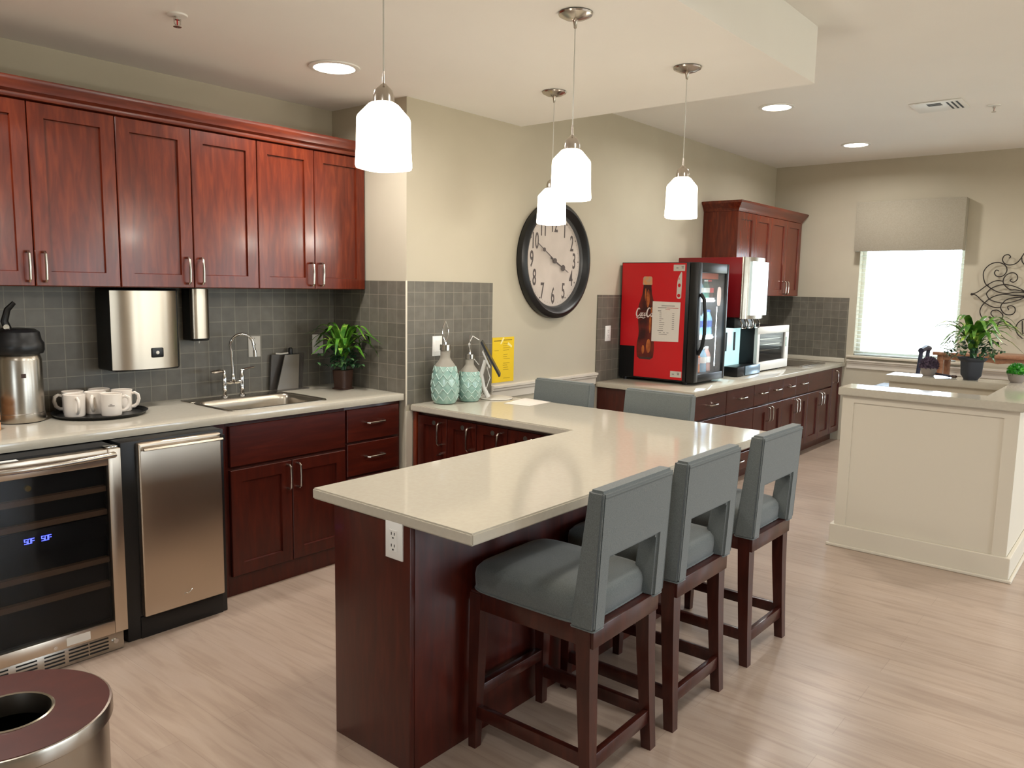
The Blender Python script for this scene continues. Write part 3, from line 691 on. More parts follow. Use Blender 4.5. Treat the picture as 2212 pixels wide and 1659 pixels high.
# ------------------------------------------------------------------ things on the island
def bottle(name, label, cx, cy, s, h, loop, fr):
    t = thing(name, label, 'bottle', (cx, cy, ZI), None)
    m = M(); n = 72; z = lambda q: ZI+.0005+h*q
    prof = [(.052, 0), (.064, .01), (.070, .05), (.079, .15), (.083, .28), (.080, .42), (.070, .56), (.062, .63)]
    R = []
    for q in [i/46 for i in range(47)]:
        qq = q*.63
        for (r0, a), (r1, b_) in zip(prof, prof[1:]):
            if a <= qq <= b_+1e-6: r = r0+(r1-r0)*(qq-a)/(b_-a); break
        ring = []
        for j in range(n):
            ph = j/n*9
            zz = abs(((ph) % 1)-.5)*2
            v = ((qq/.63*4.2+zz*.55) % 1); rel = 0
            ring.append(V((cx+(r+rel)*s*math.cos(2*PI*j/n), cy+(r+rel)*s*math.sin(2*PI*j/n), z(qq))))
        R.append(ring)
    m.loft(R); bd = part('glazed_body', m, vase_m, t, 60)
    def rad(qq):
        for (r0, a), (r1, b_) in zip(prof, prof[1:]):
            if a <= qq <= b_+1e-6: return r0+(r1-r0)*(qq-a)/(b_-a)
    m = M()
    for row in range(5):
        P3 = []
        for j in range(80):
            zz = abs(((j/8) % 1)-.5)*2; qq = .065+row*.118+(zz if row % 2 else 1-zz)*.088; th_ = 2*PI*j/80
            r = rad(qq); P3.append(V((cx+(r+.0003)*s*math.cos(th_), cy+(r+.0003)*s*math.sin(th_), z(qq))))
        m.tube(P3, .0036*s, 6, closed=True)
    part('raised_zigzag', m, vase_r, bd, 60)
    part('neck', M().lathe([(.062*s, z(.625)), (.056*s, z(.66)), (.036*s, z(.735)), (.029*s, z(.78)), (.029*s, z(.90)), (.026*s, z(.905))], (cx, cy, 0), 40), vase_n, t)
    part('cap', M().lathe([(.033*s, z(.895)), (.033*s, z(.985)), (.031*s, z(.992)), (.009, z(.992)), (.008, z(1.03))], (cx, cy, 0), 32), chrome, t)
    m = M()
    d = V((math.cos(fr), math.sin(fr), 0)); zt = z(1.02); w = .018
    pts = [V((cx, cy, zt))+d*(w*math.sin(PI*k/8)**1.2*sg)+Z*(loop*k/8) for sg in (1,) for k in range(9)]
    pts += [V((cx, cy, zt))-d*(w*math.sin(PI*k/8)**1.2)+Z*(loop*k/8) for k in range(8, -1, -1)]
    part('wire_loop', m.tube(pts, .0024, 6), chrome, t)
bottle('ceramic_bottle', 'taller teal patterned bottle with steel cap on the island', 3.318, 3.262, 1.0, .355, .13, -.88)
bottle('ceramic_bottle', 'shorter teal patterned bottle beside the taller one on the island', 3.492, 3.226, .90, .29, .105, .70)

t = thing('tablet_stand', 'white tablet stand behind the shorter teal bottle', 'tablet stand', (3.68, 3.20, ZI))
part('base_plate', M().lathe([(.105, ZI+.0015), (.108, ZI+.0035), (.105, ZI+.0065)], (3.70, 3.19, 0), 40), offw, t)
vd = V((.7705, .6374, 0)); rd = V((.6374, -.7705, 0))     # along and across the sight line of the seated guests
o_ = V((3.66, 3.22, ZI))
part('arm', M().tube([o_+Z*.008, o_-rd*.03+Z*.07, o_-rd*.045+Z*.15, o_-rd*.02+Z*.24], [.016, .014, .014, .012], 10), white, t)
mt = o_-rd*.010+Z*.25
part('mount_plate', M().prism([mt+rd*.004+vd*.04-Z*.05+rd*.02, mt+rd*.004+vd*.04+Z*.05-rd*.025, mt+rd*.004-vd*.04+Z*.05-rd*.025, mt+rd*.004-vd*.04-Z*.05+rd*.02], rd*-.010+Z*-.004), white, t)
part('cable', M().tube([mt-rd*.05+Z*.115, mt-rd*.09+Z*.14, mt-rd*.115+Z*.09, mt-rd*.10+Z*.02, mt-rd*.05-Z*.04], .003, 6).tube([mt-rd*.0-Z*.05, mt+rd*.02-Z*.12, mt-rd*.0-Z*.18, mt-rd*.03-Z*.225], .003, 6), white, t)
t = thing('tablet', 'tablet computer seen edge-on, held by the white stand', 'tablet', (mt+rd*.015))
tdir = (Z*.105-rd*.058); tn = tdir.cross(vd).normalized()
if tn.dot(rd) < 0: tn = -tn
c0 = mt+rd*.018
def slab(c, u, v, n, th): return [c+u+v, c+u-v, c-u-v, c-u+v], n*th
part('casing', M().prism(*slab(c0, tdir, vd*.085, tn, .011)), black, t)
part('screen', M().prism(*slab(c0+tn*.0112, tdir*.97, vd*.080, tn, .0015)), black, t)
part('edge_button', M().prism(*slab(c0+tn*.0128-tdir*.9, tdir*.02, vd*.008, tn, .0008)), chrome, t)

m = M(); q = [(3.565, 3.010), (3.835, 3.060), (3.815, 2.845), (3.590, 2.835)]
m.prism([(x, y, ZI+.001) for x, y in q], (0, 0, .0012)); m.prism([(x+.012, y-.008, ZI+.0024) for x, y in [(3.60, 3.01), (3.80, 3.05), (3.79, 2.865), (3.61, 2.855)]], (0, 0, .0006))
single('paper_sheet', m, paper_m, 'white sheets of paper lying on the island behind the bottles', 'paper', (3.7, 2.94, ZI))

# yellow notice below the clock
t = thing('yellow_notice', 'yellow printed sheet taped to the wall left below the clock', 'notice', (3.99, YK-.002, .912))
part('sheet', M().box(3.879, 4.102, YK-.004, YK-.001, .912, 1.213), yellow, t)
m = M(); rn = random.Random(3)
m.box(3.893, 3.975, YK-.0046, YK-.0040, 1.187, 1.193); m.box(3.985, 4.08, YK-.0046, YK-.0040, 1.190, 1.196)
for k in range(17):
    z = 1.168-k*.0145
    if rn.random() < .85: a = 3.985+rn.random()*.01; m.box(a, a+.04+.03*rn.random(), YK-.0046, YK-.0040, z, z+.0025)
    if rn.random() < .35: m.box(3.90, 3.93+.02*rn.random(), YK-.0046, YK-.0040, z, z+.0025)
part('printed_lines', m, inky, t)
part('tape', M().prism([(3.955, YK-.0048, 1.168), (3.968, YK-.0048, 1.166), (4.0, YK-.0048, 1.206), (3.985, YK-.0048, 1.212)], (0, -.0004, 0)).prism([(4.03, YK-.0048, 1.163), (4.075, YK-.0048, 1.14), (4.08, YK-.0048, 1.152), (4.04, YK-.0048, 1.178)], (0, -.0004, 0)), tape_m, t)

# wall clock
cc = V((4.512, YK-.001, 1.735)); t = thing('wall_clock', 'large round wall clock with black frame and cream face reading ten to four', 'clock', cc)
part('face', M().lathe([(.335, 0), (.335, .012), (.001, .0125)], cc, 72, NY), clockface, t)
part('frame', M().lathe([(.325, .0), (.396, .0), (.407, .02), (.404, .050), (.388, .064), (.370, .070), (.354, .062), (.344, .044), (.330, .036), (.324, .026), (.320, .014)], cc, 96, NY, cap=False).lathe([(.400, .001), (.32, .001)], cc, 72, NY, cap=False), black, t)
m = M()
for k in range(1, 13):
    a = PI/2-k*PI/6; rr = .250
    m.text(str(k), .158, cc+V((math.cos(a)*rr, -.0135, math.sin(a)*rr)), X, Z, xs=.54, off=.0018)
for k in range(60):
    a = k*PI/30; rr = .300; p = cc+V((math.cos(a)*rr, -.0132, math.sin(a)*rr)); s_ = .005 if k % 5 == 0 else .0018
    m.box(p.x-s_, p.x+s_, p.y-.0004, p.y, p.z-s_, p.z+s_)
part('numerals', m, numer, t)
m = M()
def hand(m, ang, ln, blob, w, yy):
    d = V((math.cos(ang), 0, math.sin(ang))); s_ = V((-d.z, 0, d.x)); b0 = cc+V((0, -yy, 0))
    m.prism([b0-d*.05-s_*w, b0+d*ln-s_*.002, b0+d*ln+s_*.002, b0-d*.05+s_*w], (0, -.002, 0))
    m.lathe([(blob, 0), (blob, .003)], b0+d*blob*0+d*(ln*.62), 20, NY)
part('hour_hand', (hand(m, PI/2-(3.83)*PI/6, .185, .022, .006, .022), m)[1], numer, t)
m = M(); hand(m, PI/2-50*PI/30, .235, .014, .0045, .026); m.lathe([(.018, .02), (.018, .03)], cc, 20, NY); part('minute_hand', m, numer, t)
part('clock_glass', M().lathe([(.330, .036), (.25, .042), (.12, .046), (.001, .047)], cc, 72, NY, cap=False), clockglass, t, 60)

# ------------------------------------------------------------------ far counter run
XF0, YF2, ZF = 5.106, 2.529, .822
m = M().box(XF0, XW-.010, YF2, YK-.010, ZF-.038, ZF, .004)
single('worktop', m, quartz, 'beige stone worktop carrying the red drinks fridge and microwave', 'worktop', (6.8, 2.95, ZF-.038))
single('backsplash_strip', M().box(XW-.026, XW-.009, YF2+.01, YK-.02, ZF+.0005, ZF+.046, .002), quartz, 'low beige stone upstand along the window wall behind the far worktop', 'backsplash', (XW-.02, 2.95, ZF))
G2 = 'cherry base cabinets of the far counter'
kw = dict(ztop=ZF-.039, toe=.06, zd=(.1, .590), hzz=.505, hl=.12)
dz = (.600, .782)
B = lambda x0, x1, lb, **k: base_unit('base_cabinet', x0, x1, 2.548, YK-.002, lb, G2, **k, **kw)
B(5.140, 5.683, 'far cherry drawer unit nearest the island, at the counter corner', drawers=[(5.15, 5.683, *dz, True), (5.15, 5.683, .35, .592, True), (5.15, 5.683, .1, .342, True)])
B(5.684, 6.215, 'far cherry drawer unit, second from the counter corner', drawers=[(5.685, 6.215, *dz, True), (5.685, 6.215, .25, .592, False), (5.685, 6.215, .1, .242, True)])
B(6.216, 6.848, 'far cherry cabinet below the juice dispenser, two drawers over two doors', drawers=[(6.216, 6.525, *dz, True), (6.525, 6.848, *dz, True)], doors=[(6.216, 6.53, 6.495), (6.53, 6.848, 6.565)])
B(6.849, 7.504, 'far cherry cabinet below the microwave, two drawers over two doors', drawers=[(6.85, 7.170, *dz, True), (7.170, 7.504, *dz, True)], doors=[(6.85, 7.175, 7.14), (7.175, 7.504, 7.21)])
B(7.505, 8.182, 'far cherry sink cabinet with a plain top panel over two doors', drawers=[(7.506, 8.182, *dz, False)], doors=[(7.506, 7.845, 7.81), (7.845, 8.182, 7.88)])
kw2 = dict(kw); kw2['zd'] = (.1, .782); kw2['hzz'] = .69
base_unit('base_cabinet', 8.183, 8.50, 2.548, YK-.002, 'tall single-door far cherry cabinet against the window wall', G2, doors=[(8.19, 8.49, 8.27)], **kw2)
t = thing('bar_sink', 'small steel sink set in the far worktop right of the microwave', 'sink', (7.95, 2.86, ZF))
part('rim', M().box(7.62, 8.30, 2.66, 3.05, ZF+.0003, ZF+.005, .002), steel, t); part('basin', M().box(7.66, 8.26, 2.70, 3.01, ZF+.0052, ZF+.0065), steel_w, t)

G3 = 'cherry wall cabinets above the far counter'
def far_unit(x0, x1, h, lb):
    mid = (x0+x1)/2
    return wall_unit('wall_cabinet', x0, x1, 3.042, YK-.001, 1.500, 2.262, [x0, mid, x1], [mid-.035, mid+.035], lb, G3)
far_unit(6.835, 7.620, 0, 'far cherry wall cabinet directly behind the juice dispenser')
far_unit(7.621, 8.440, 0, 'far cherry wall cabinet nearest the window')
m = M(); o1 = [(0, 2.263), (.004, 2.275), (.012, 2.29), (.045, 2.335), (.05, 2.355)]
m.loft([[V((6.835-o, YK-.002, z)), V((6.835-o, 3.042-o, z)), V((8.440+o, 3.042-o, z)), V((8.440+o, YK-.002, z))] for o, z in o1])
single('crown_moulding', m, cherry_c, 'flared cherry crown moulding on top of the far wall cabinets', 'moulding', (7.6, 3.2, 2.263), smooth=0)

# red drinks fridge
fx0, fx1, fy0, fy1, fz0, fz1 = 5.420, 5.950, 2.700, 3.365, .846, 1.754
t = thing('drinks_fridge', 'red and black countertop drinks fridge with a glass door', 'drinks fridge', (5.725, 3.03, ZF))
m = M().box(fx0, fx0+.03, 2.772, fy1, fz0, fz1, .003).box(fx1-.03, fx1, 2.772, fy1, fz0, fz1, .003).box(fx0+.03, fx1-.03, 2.772, fy1, fz1-.03, fz1).box(fx0+.03, fx1-.03, 2.772, fy1, fz0, fz0+.05).box(fx0+.03, fx1-.03, fy1-.1, fy1, fz0+.05, fz1-.03)
part('fridge_body', m, black, t)
for k, (a, b_) in enumerate(((fx0+.05, 2.80), (fx1-.05, 2.80), (fx0+.05, 3.33), (fx1-.05, 3.33))): part('foot', M().cyl((a, b_, ZF+.0005), (a, b_, fz0), .018), black, t)
m = M(); y0, y1 = 2.700, 2.768
m.box(fx0, fx0+.065, y0, y1, fz0, fz1, .006).box(fx1-.035, fx1, y0, y1, fz0, fz1, .006).box(fx0+.065, fx1-.035, y0, y1, fz0, fz0+.06, .006).box(fx0+.065, fx1-.035, y0, y1, fz1-.075, fz1, .006)
d = part('glass_door', m, black, t)
part('glass_pane', M().box(fx0+.06, fx1-.03, y0+.02, y0+.026, fz0+.055, fz1-.07), glass, d)
part('door_handle', M().tube([(fx0+.045, y0-.002, 1.52), (fx0+.05, y0-.03, 1.48), (fx0+.055, y0-.042, 1.36), (fx0+.055, y0-.042, 1.22), (fx0+.05, y0-.03, 1.12), (fx0+.045, y0-.002, 1.06)], .014, 10), black, d)
part('oval_sticker', M().prism([V((5.825+.035*math.copysign(abs(math.cos(a))**.5, math.cos(a)), y0+.018, 1.50+.075*math.copysign(abs(math.sin(a))**.8, math.sin(a)))) for a in [2*PI*k/24 for k in range(24)]], (0, .001, 0)), logo_w, d)
m = M()
for k in range(7): m.prism([V((5.825+.008*math.cos(a), y0+.030, 1.40-.072*k+.010*math.sin(a))) for a in (0, PI/2, PI, PI*1.5)], (0, .003, 0))
m.box(5.822, 5.828, y0+.030, y0+.033, .95, 1.42); part('light_strip', m, ledw, t)
for z in (1.468, 1.176): part('shelf', M().box(fx0+.04, fx1-.04, 2.79, 3.24, z-.008, z+.004).box(fx0+.04, fx1-.1, 2.770, 2.7785, z-.012, z+.020), ledw if z > 1 else white, t)
part('header_print', M().box(fx0+.04, fx1-.04, 2.772, 2.776, 1.635, 1.70), ember, t)
# side print
xs = fx0-.0006
def yz(pts, dx): return [V((dx, y, z)) for y, z in pts]
sp = part('side_print', M().prism(yz([(fy1-.006, fz1-.006), (2.80, fz1-.006), (2.80, fz0+.012), (3.225, fz0+.012), (3.225, 1.098), (fy1-.006, 1.098)], xs), (-.0008, 0, 0)), red, t)
# printed contour bottle on the side
yb, zb, H_ = 3.128, 1.005, .64
pf = [(a_, r_*1.17) for a_, r_ in [(0, .046), (.015, .060), (.05, .064), (.14, .067), (.20, .064), (.27, .056), (.33, .054), (.42, .060), (.52, .066), (.60, .066), (.66, .060), (.72, .048), (.79, .036), (.86, .031), (.90, .030), (.905, .036), (.985, .034), (1.0, .026)]]
def contour(q0, q1, s=1, dy=0):
    L_ = []
    for (a, r), (b_, r1) in zip(pf, pf[1:]):
        for k in range(4):
            q = a+(b_-a)*k/4
            if q0 <= q <= q1: L_.append((q, r+(r1-r)*k/4))
    if q1 >= 1: L_.append(pf[-1])
    return [(yb+dy+r*s*1.0, zb+H_*q) for q, r in L_]+[(yb+dy-r*s*1.0, zb+H_*q) for q, r in reversed(L_)]
part('bottle_print', M().prism(yz(contour(0, .90), xs-.0010), (-.0004, 0, 0)), cola, t)
def ell(cy, cz, a, b_): return yz([(cy+a*math.cos(q), cz+b_*math.sin(q)) for q in [2*PI*k/24 for k in range(24)]], xs-.0016)
m = M()
for cy, cz, a, b_ in ((yb-.028, zb+.10, .020, .055), (yb+.020, zb+.07, .012, .035), (yb-.036, zb+.27, .010, .070), (yb-.010, zb+.47, .014, .070), (yb+.014, zb+.50, .007, .050), (yb-.044, zb+.38, .006, .025)): m.prism(ell(cy, cz, a, b_), (-.0003, 0, 0))
part('bottle_print_highlight', m, amber, t)
part('bottle_cap_print', M().prism(yz(contour(.90, 1.0), xs-.0010), (-.0004, 0, 0)), capm, t)
part('bottle_base_print', M().prism(yz([(yb+.060, zb+.010), (yb-.060, zb+.010), (yb-.050, zb-.006), (yb+.050, zb-.006)], xs-.0018), (-.0003, 0, 0)), numer, t)
def rib(m, pts, w):
    """flat brush stroke on the fridge side, coords (u to the viewer's right, v up) in units"""
    P2 = [V((p[0], p[1])) for p in pts]; a, b_ = [], []
    # catmull-rom
    Q = []
    for i in range(len(P2)-1):
        p0, p1, p2, p3 = P2[max(i-1, 0)], P2[i], P2[i+1], P2[min(i+2, len(P2)-1)]
        for k in range(5):
            s_ = k/5; Q.append(.5*((2*p1)+(p2-p0)*s_+(2*p0-5*p1+4*p2-p3)*s_*s_+(3*p1-p0-3*p2+p3)*s_**3))
    Q.append(P2[-1]); n = len(Q)
    for i, p in enumerate(Q):
        tt = (Q[min(i+1, n-1)]-Q[max(i-1, 0)]).normalized(); nn = V((-tt.y, tt.x)); ww = w*(.45+.75*math.sin(PI*i/(n-1)))
        a.append(p+nn*ww/2); b_.append(p-nn*ww/2)
    for i in range(n-1):
        q = [a[i], a[i+1], b_[i+1], b_[i]]
        m.prism([V((xs-.0022, lo[0]-p.x*ls, lo[1]+p.y*ls)) for p in q], (-.0003, 0, 0))
lo, ls = (3.222, 1.335), .056
m = M()
rib(m, [(.62, .95), (.50, 1.12), (.30, 1.0), (.12, .6), (.10, .2), (.25, -.02), (.45, .08), (.6, .25)], .17)
rib(m, [(.05, -.12), (.35, -.28), (.8, -.14), (1.25, -.24), (1.55, -.1)], .11)
rib(m, [(.78, .5), (.66, .3), (.70, .08), (.84, .06), (.92, .26), (.86, .48), (.78, .5)], .12)
rib(m, [(1.22, .48), (1.08, .48), (.98, .25), (1.05, .05), (1.2, .1)], .12)
rib(m, [(1.55, .48), (1.40, .48), (1.30, .25), (1.36, .06), (1.5, .2), (1.58, .5), (1.55, .15), (1.64, .06)], .11)
rib(m, [(2.28, 1.05), (2.2, 1.2), (1.98, 1.1), (1.78, .65), (1.76, .2), (1.92, -.02), (2.12, .08), (2.26, .3)], .17)
rib(m, [(2.5, .5), (2.38, .3), (2.42, .08), (2.56, .06), (2.64, .26), (2.58, .48), (2.5, .5)], .12)
part('script_logo', m, logo_w, t)
# stickers
for zz, ya, yb2 in ((1.711, 2.908, 2.812), (.901, 2.900, 2.805)):
    m = M(); m.prism(yz([(ya, zz+.024), (yb2, zz+.024), (yb2, zz-.023), (ya, zz-.023)], xs-.0010), (-.0006, 0, 0)); m.mi = 1
    for yy in (2.885, 2.84): m.prism(yz([(yy, zz+.003), (yy-.018, zz+.003), (yy-.018, zz-.003), (yy, zz-.003)], xs-.0018), (-.0003, 0, 0))
    m.prism(yz([(2.842, zz+.014), (2.822, zz+.014), (2.822, zz+.008), (2.842, zz+.008)], xs-.0018), (-.0003, 0, 0))
    part('maker_label', m, [offw, ink], t)
m = M(); m.prism(yz([(2.872, 1.60), (2.868, 1.63), (2.852, 1.665), (2.842, 1.682), (2.834, 1.675), (2.833, 1.60), (2.835, 1.49), (2.842, 1.480), (2.856, 1.478), (2.868, 1.482), (2.874, 1.495)], xs-.0010), (-.0006, 0, 0)); m.mi = 1
m.prism(yz([(2.854+.012*math.cos(a), 1.580+.014*math.sin(a)) for a in [2*PI*k/20 for k in range(20)]], xs-.0018), (-.0004, 0, 0)); m.prism(yz([(2.855+.013*math.cos(a), 1.503+.014*math.sin(a)) for a in [2*PI*k/20 for k in range(20)]], xs-.0018), (-.0004, 0, 0)); m.prism(yz([(2.862, 1.638), (2.856, 1.638), (2.855, 1.622), (2.861, 1.622)], xs-.0018), (-.0004, 0, 0))
part('bottle_shaped_label', m, [offw, red], t)
t = thing('price_notice', 'white printed notice taped on the side of the red fridge', 'notice', (xs-.002, 2.92, 1.16))
x_ = xs-.0028
part('sheet', M().prism(yz([(3.075, 1.455), (2.836, 1.452), (2.842, 1.150), (3.075, 1.145)], x_), (-.0006, 0, 0)), paper_m, t)
m = M()
def line(y, z, w, mi=0, h=.0035): m.mi = mi; m.prism(yz([(y, z+h), (y-w, z+h), (y-w, z), (y, z)], x_-.0008), (-.0003, 0, 0))
line(2.997, 1.420, .115, 0, .005); line(3.028, 1.404, .075, 0, .005); line(2.952, 1.404, .10, 1); line(2.962, 1.391, .04, 1); line(3.026, 1.380, .028, 0, .005)
rn = random.Random(2)
for k in range(9): line(3.012, 1.365-k*.0148, rn.choice([.018, .035, .045])); line(2.902, 1.363-k*.0148, .018)
line(3.024, 1.228, .048, 0, .005); line(3.012, 1.214, .02); line(2.975, 1.214, .015); line(2.945, 1.214, .018); line(3.012, 1.201, .07)
part('printed_lines', m, [ink, inkr], t)

# bottles inside the fridge
def drink(name, label, cx, cy, z, mt_, lb_m, h=.20, r=.031, group=None):
    t = thing(name, label, 'bottle', (cx, cy, z), group)
    q = lambda v: z+.0008+h*v
    part('bottle_body', M().lathe([(r*.85, q(0)), (r, q(.03)), (r*.97, q(.25)), (r*.9, q(.35)), (r, q(.62)), (r*.8, q(.74)), (r*.42, q(.88)), (r*.40, q(.93))], (cx, cy, 0), 20), mt_, t)
    part('bottle_label', M().lathe([(r*1.015, q(.36)), (r*1.03, q(.60))], (cx, cy, 0), 20, cap=False), lb_m, t)
    part('bottle_cap', M().lathe([(r*.44, q(.92)), (r*.44, q(1.0))], (cx, cy, 0), 14), lb_m, t); return t
rows = [(1.180, 'bottles on the middle fridge shelf', [(water, lblb, 'clear water bottle with blue label')]*4, .21), (1.472, 'bottles on the top fridge shelf', [(juice_b, ember, 'orange drink bottle'), (water, white, 'clear bottle with white label'), (green_b, white, 'green bottle'), (cola_b, red, 'dark cola bottle')], .155), (.897, 'bottles at the bottom of the fridge', [(green_b, white, 'pale green bottle with white label'), (juice_b, pinkc, 'pinkish drink bottle'), (water, white, 'clear bottle with white label'), (pinkc, white, 'pink carton-coloured bottle')], .20)]
where = ['leftmost', 'second from left', 'third from left', 'rightmost']
for z, g, kinds, h in rows:
    for k, (a, b_, lb) in enumerate(kinds):
        drink('drink_bottle', '%s, %s on the %s' % (lb, where[k], {1.180: 'middle fridge shelf', 1.472: 'top fridge shelf', .897: 'fridge floor'}[z]), 5.600+k*.090, 2.812+.01*(k % 2), z, a, b_, h, .032, g)

# juice dispenser
t = thing('juice_dispenser', 'tall red-sided juice dispenser with a bright white front panel', 'juice dispenser', (6.5, 3.0, ZF))
jx0, jx1 = 6.23, 6.66
part('head', M().box(jx0, jx1, 2.70, 3.30, 1.325, 1.822, .006), redd, t)
m = M(); P_ = [(jx0-.002, 2.715)]+[(jx0+(jx1-jx0)*k/8, 2.70-.045*math.sin(PI*k/8)**.6) for k in range(9)]+[(jx1+.002, 2.715)]
m.loft([[V((x, y, z)) for x, y in P_] for z in (1.315, 1.825)]); part('front_frame', m, steel, t, 60)
m = M(); P2 = [(jx0+.07+(jx1-jx0-.09)*k/8, 2.653-.035*math.sin(PI*(.13+.8*k/8))**.6+.024) for k in range(9)]
m.loft([[V((x, y-.006, z)) for x, y in P2]+[V((x, y, z)) for x, y in reversed(P2)] for z in (1.345, 1.79)]); part('lit_panel', m, sign_m, t, 60)
part('column', M().box(jx0+.02, jx1-.02, 2.88, 3.28, .86, 1.235), iceb, t, label='backing column given a pale blue-white glow')
part('grip_strip', M().box(jx0+.10, jx0+.125, 2.872, 2.882, 1.03, 1.19), slate, t); part('grip_strip', M().box(jx0+.27, jx0+.295, 2.872, 2.882, 1.03, 1.19), slate, t)
part('drip_tray', M().box(jx0+.05, jx1+.09, 2.73, 2.87, ZF+.001, .905, .004).box(jx0+.02, jx1-.02, 2.87, 3.28, ZF+.001, .86), black, t)
part('tray_front', M().box(jx0+.20, jx1+.08, 2.722, 2.731, ZF+.008, .908, .002), bluesteel, t)
m = M()
for a in (.05, .19, .33): m.tube([(jx0+a, 2.74, 1.318), (jx0+a, 2.715, 1.27), (jx0+a+.005, 2.72, 1.235), (jx0+a+.09, 2.72, 1.235), (jx0+a+.095, 2.715, 1.27), (jx0+a+.095, 2.74, 1.318)], .006, 8)
part('dispensing_lever', m, chrome, t)
part('nozzle_bank', M().box(jx0+.01, jx1-.01, 2.76, 3.28, 1.236, 1.325, .005), black, t)

# microwave
t = thing('microwave', 'white fronted microwave with dark side on the far worktop', 'microwave', (7.1, 2.98, ZF))
x0, x1, y0 = 6.752, 7.500, 2.765
part('microwave_body', M().box(x0, x1, y0+.03, 3.22, ZF+.012, 1.228, .004), black, t)
for a in (x0+.05, x1-.05): part('foot', M().cyl((a, y0+.08, ZF+.0005), (a, y0+.08, ZF+.012), .015), black, t)
m = M(); m.box(x0, x1, y0, y0+.03, ZF+.012, .912, .003).box(x0, x1, y0, y0+.03, 1.165, 1.23, .003).box(x0, x0+.05, y0, y0+.03, .912, 1.165).box(x1-.085, x1, y0, y0+.03, .912, 1.165)
part('front_frame', m, white, t)
part('door_window', M().box(x0+.05, x1-.085, y0+.012, y0+.02, .912, 1.165), glass_d, t)
m = M()
for k in range(3): m.box(x0+.06, x1-.16, y0+.022, y0+.026, 1.01+k*.05, 1.018+k*.05)
part('oven_rack', m, chrome, t)
part('control_label', M().box(x1-.078, x1-.05, y0-.001, y0+.001, 1.03, 1.12), green_b, t)

# ------------------------------------------------------------------ white half-wall booth
HX, H0, H1 = 4.91, .545, 1.455
m = M().box(HX, HX+.15, H0, H1, 0, .937).box(HX+.15, 6.08, H0, H0+.15, 0, .937).box(5.93, 6.08, H0+.15, H1, 0, .937)
m.box(HX-.008, HX, H1-.065, H1, .13, .937).box(HX-.008, HX, H0, H0+.07, .13, .937).box(HX-.008, HX, H0+.07, H1-.065, .895, .937)
struct('wall_half', m, cream_m)
m = M()
def bb(pts):   # closed outline, baseboard with quarter round
    pass
m.box(HX-.022, HX-.0005, H0-.022, H1+.022, 0, .135, .004).box(HX, 6.10, H0-.022, H0-.0005, 0, .135, .004)
m.box(HX-.038, HX-.022, H0-.038, H1+.034, 0, .018, .005).box(HX-.022, 6.10, H0-.038, H0-.022, 0, .018, .005).box(HX-.0005, HX+.15, H1+.0005, H1+.022, 0, .135)
struct('baseboard_half', m, cream_m)
m = M(); cr_ = [(4.870, .525), (6.12, .525), (6.12, 1.47), (5.885, 1.47), (5.885, .735), (5.112, .735), (5.112, 1.475), (4.870, 1.475)]
bm = bmesh.new(); vs = [bm.verts.new((x, y, .9375)) for x, y in cr_]; f_ = bm.faces.new(vs)
e_ = bmesh.ops.extrude_face_region(bm, geom=[f_])
for v in [g for g in e_['geom'] if isinstance(g, bmesh.types.BMVert)]: v.co.z = .985
bmesh.ops.bevel(bm, geom=bm.edges[:], offset=.004, segments=2, affect='EDGES')
single('half_wall_cap', M().bm(bm), quartz, 'U-shaped beige stone cap on top of the white half wall', 'cap', (5.5, 1.0, .9375))
CZ = .9855
def topiary(x, y, r, lb, lm, pm, seed):
    t = thing('topiary', lb, 'plant', (x, y, CZ))
    part('pot', M().lathe([(.034, CZ), (.046, CZ+.02), (.054, CZ+.055), (.051, CZ+.058), (.045, CZ+.05)], (x, y, 0), 32), pm, t)
    rn = random.Random(seed); m = M(); c = V((x, y, CZ+.05+r*.35))
    m.lathe([(r*.9*math.cos(a), r*.9*math.sin(a)) for a in [(-.35+1.92*k/8) for k in range(9)]], c, 24)
    for k in range(520):
        u = rn.uniform(-.35, 1); a = rn.uniform(0, 2*PI); q = math.sqrt(1-u*u); n = V((q*math.cos(a), q*math.sin(a), u))
        s_ = n.orthogonal().normalized(); s2 = n.cross(s_); w = .0045; p = c+n*r*.86; e = c+n*r*rn.uniform(1.0, 1.1)+V((rn.uniform(-1, 1), rn.uniform(-1, 1), rn.uniform(-1, 1)))*.004
        m.add([p+s_*w, p-s_*.5*w+s2*w, p-s_*.5*w-s2*w, e], [(0, 1, 3), (1, 2, 3), (2, 0, 3)])
    part('foliage_ball', m, lm, t, 0)
topiary(6.035, 1.232, .062, 'dried purple ball topiary in a grey pot on the half wall', purple, stonepot, 1)
topiary(6.04, .712, .058, 'small bright green ball topiary in a grey pot', box_g, stonepot, 2)
t = thing('potted_plant', 'tall leafy plant in a dark slate planter on the half wall', 'plant', (5.99, .966, CZ))
part('planter', M().sup([(CZ, .036, .036), (CZ+.012, .040, .040), (CZ+.03, .052, .052), (CZ+.12, .058, .058), (CZ+.135, .072, .072), (CZ+.15, .074, .074), (CZ+.15, .062, .062), (CZ+.13, .055, .055)], (5.99, .966, 0), 5, 32, .6), slate, t)
a, b_ = plant((5.99, .966, CZ+.19), .27, .22, 11, 44, 90)
part('long_leaves', a, leaf_m, t, 60); part('low_leaves', b_, leaf_d, t, 60)
part('stems', M().tube([(5.99, .966, CZ+.10), (5.98, .97, CZ+.21)], .014, 8).tube([(6.0, .96, CZ+.10), (6.02, .95, CZ+.21)], .010, 8), leaf_d, t)
t = thing('small_brush', 'dark slender handle with brown tip lying between the purple topiary and the planter', 'brush', (6.02, 1.10, CZ))
part('handle', M().tube([(6.03, 1.19, CZ+.020), (6.01, 1.09, CZ+.010)], [.006, .008], 8), darkframe, t)
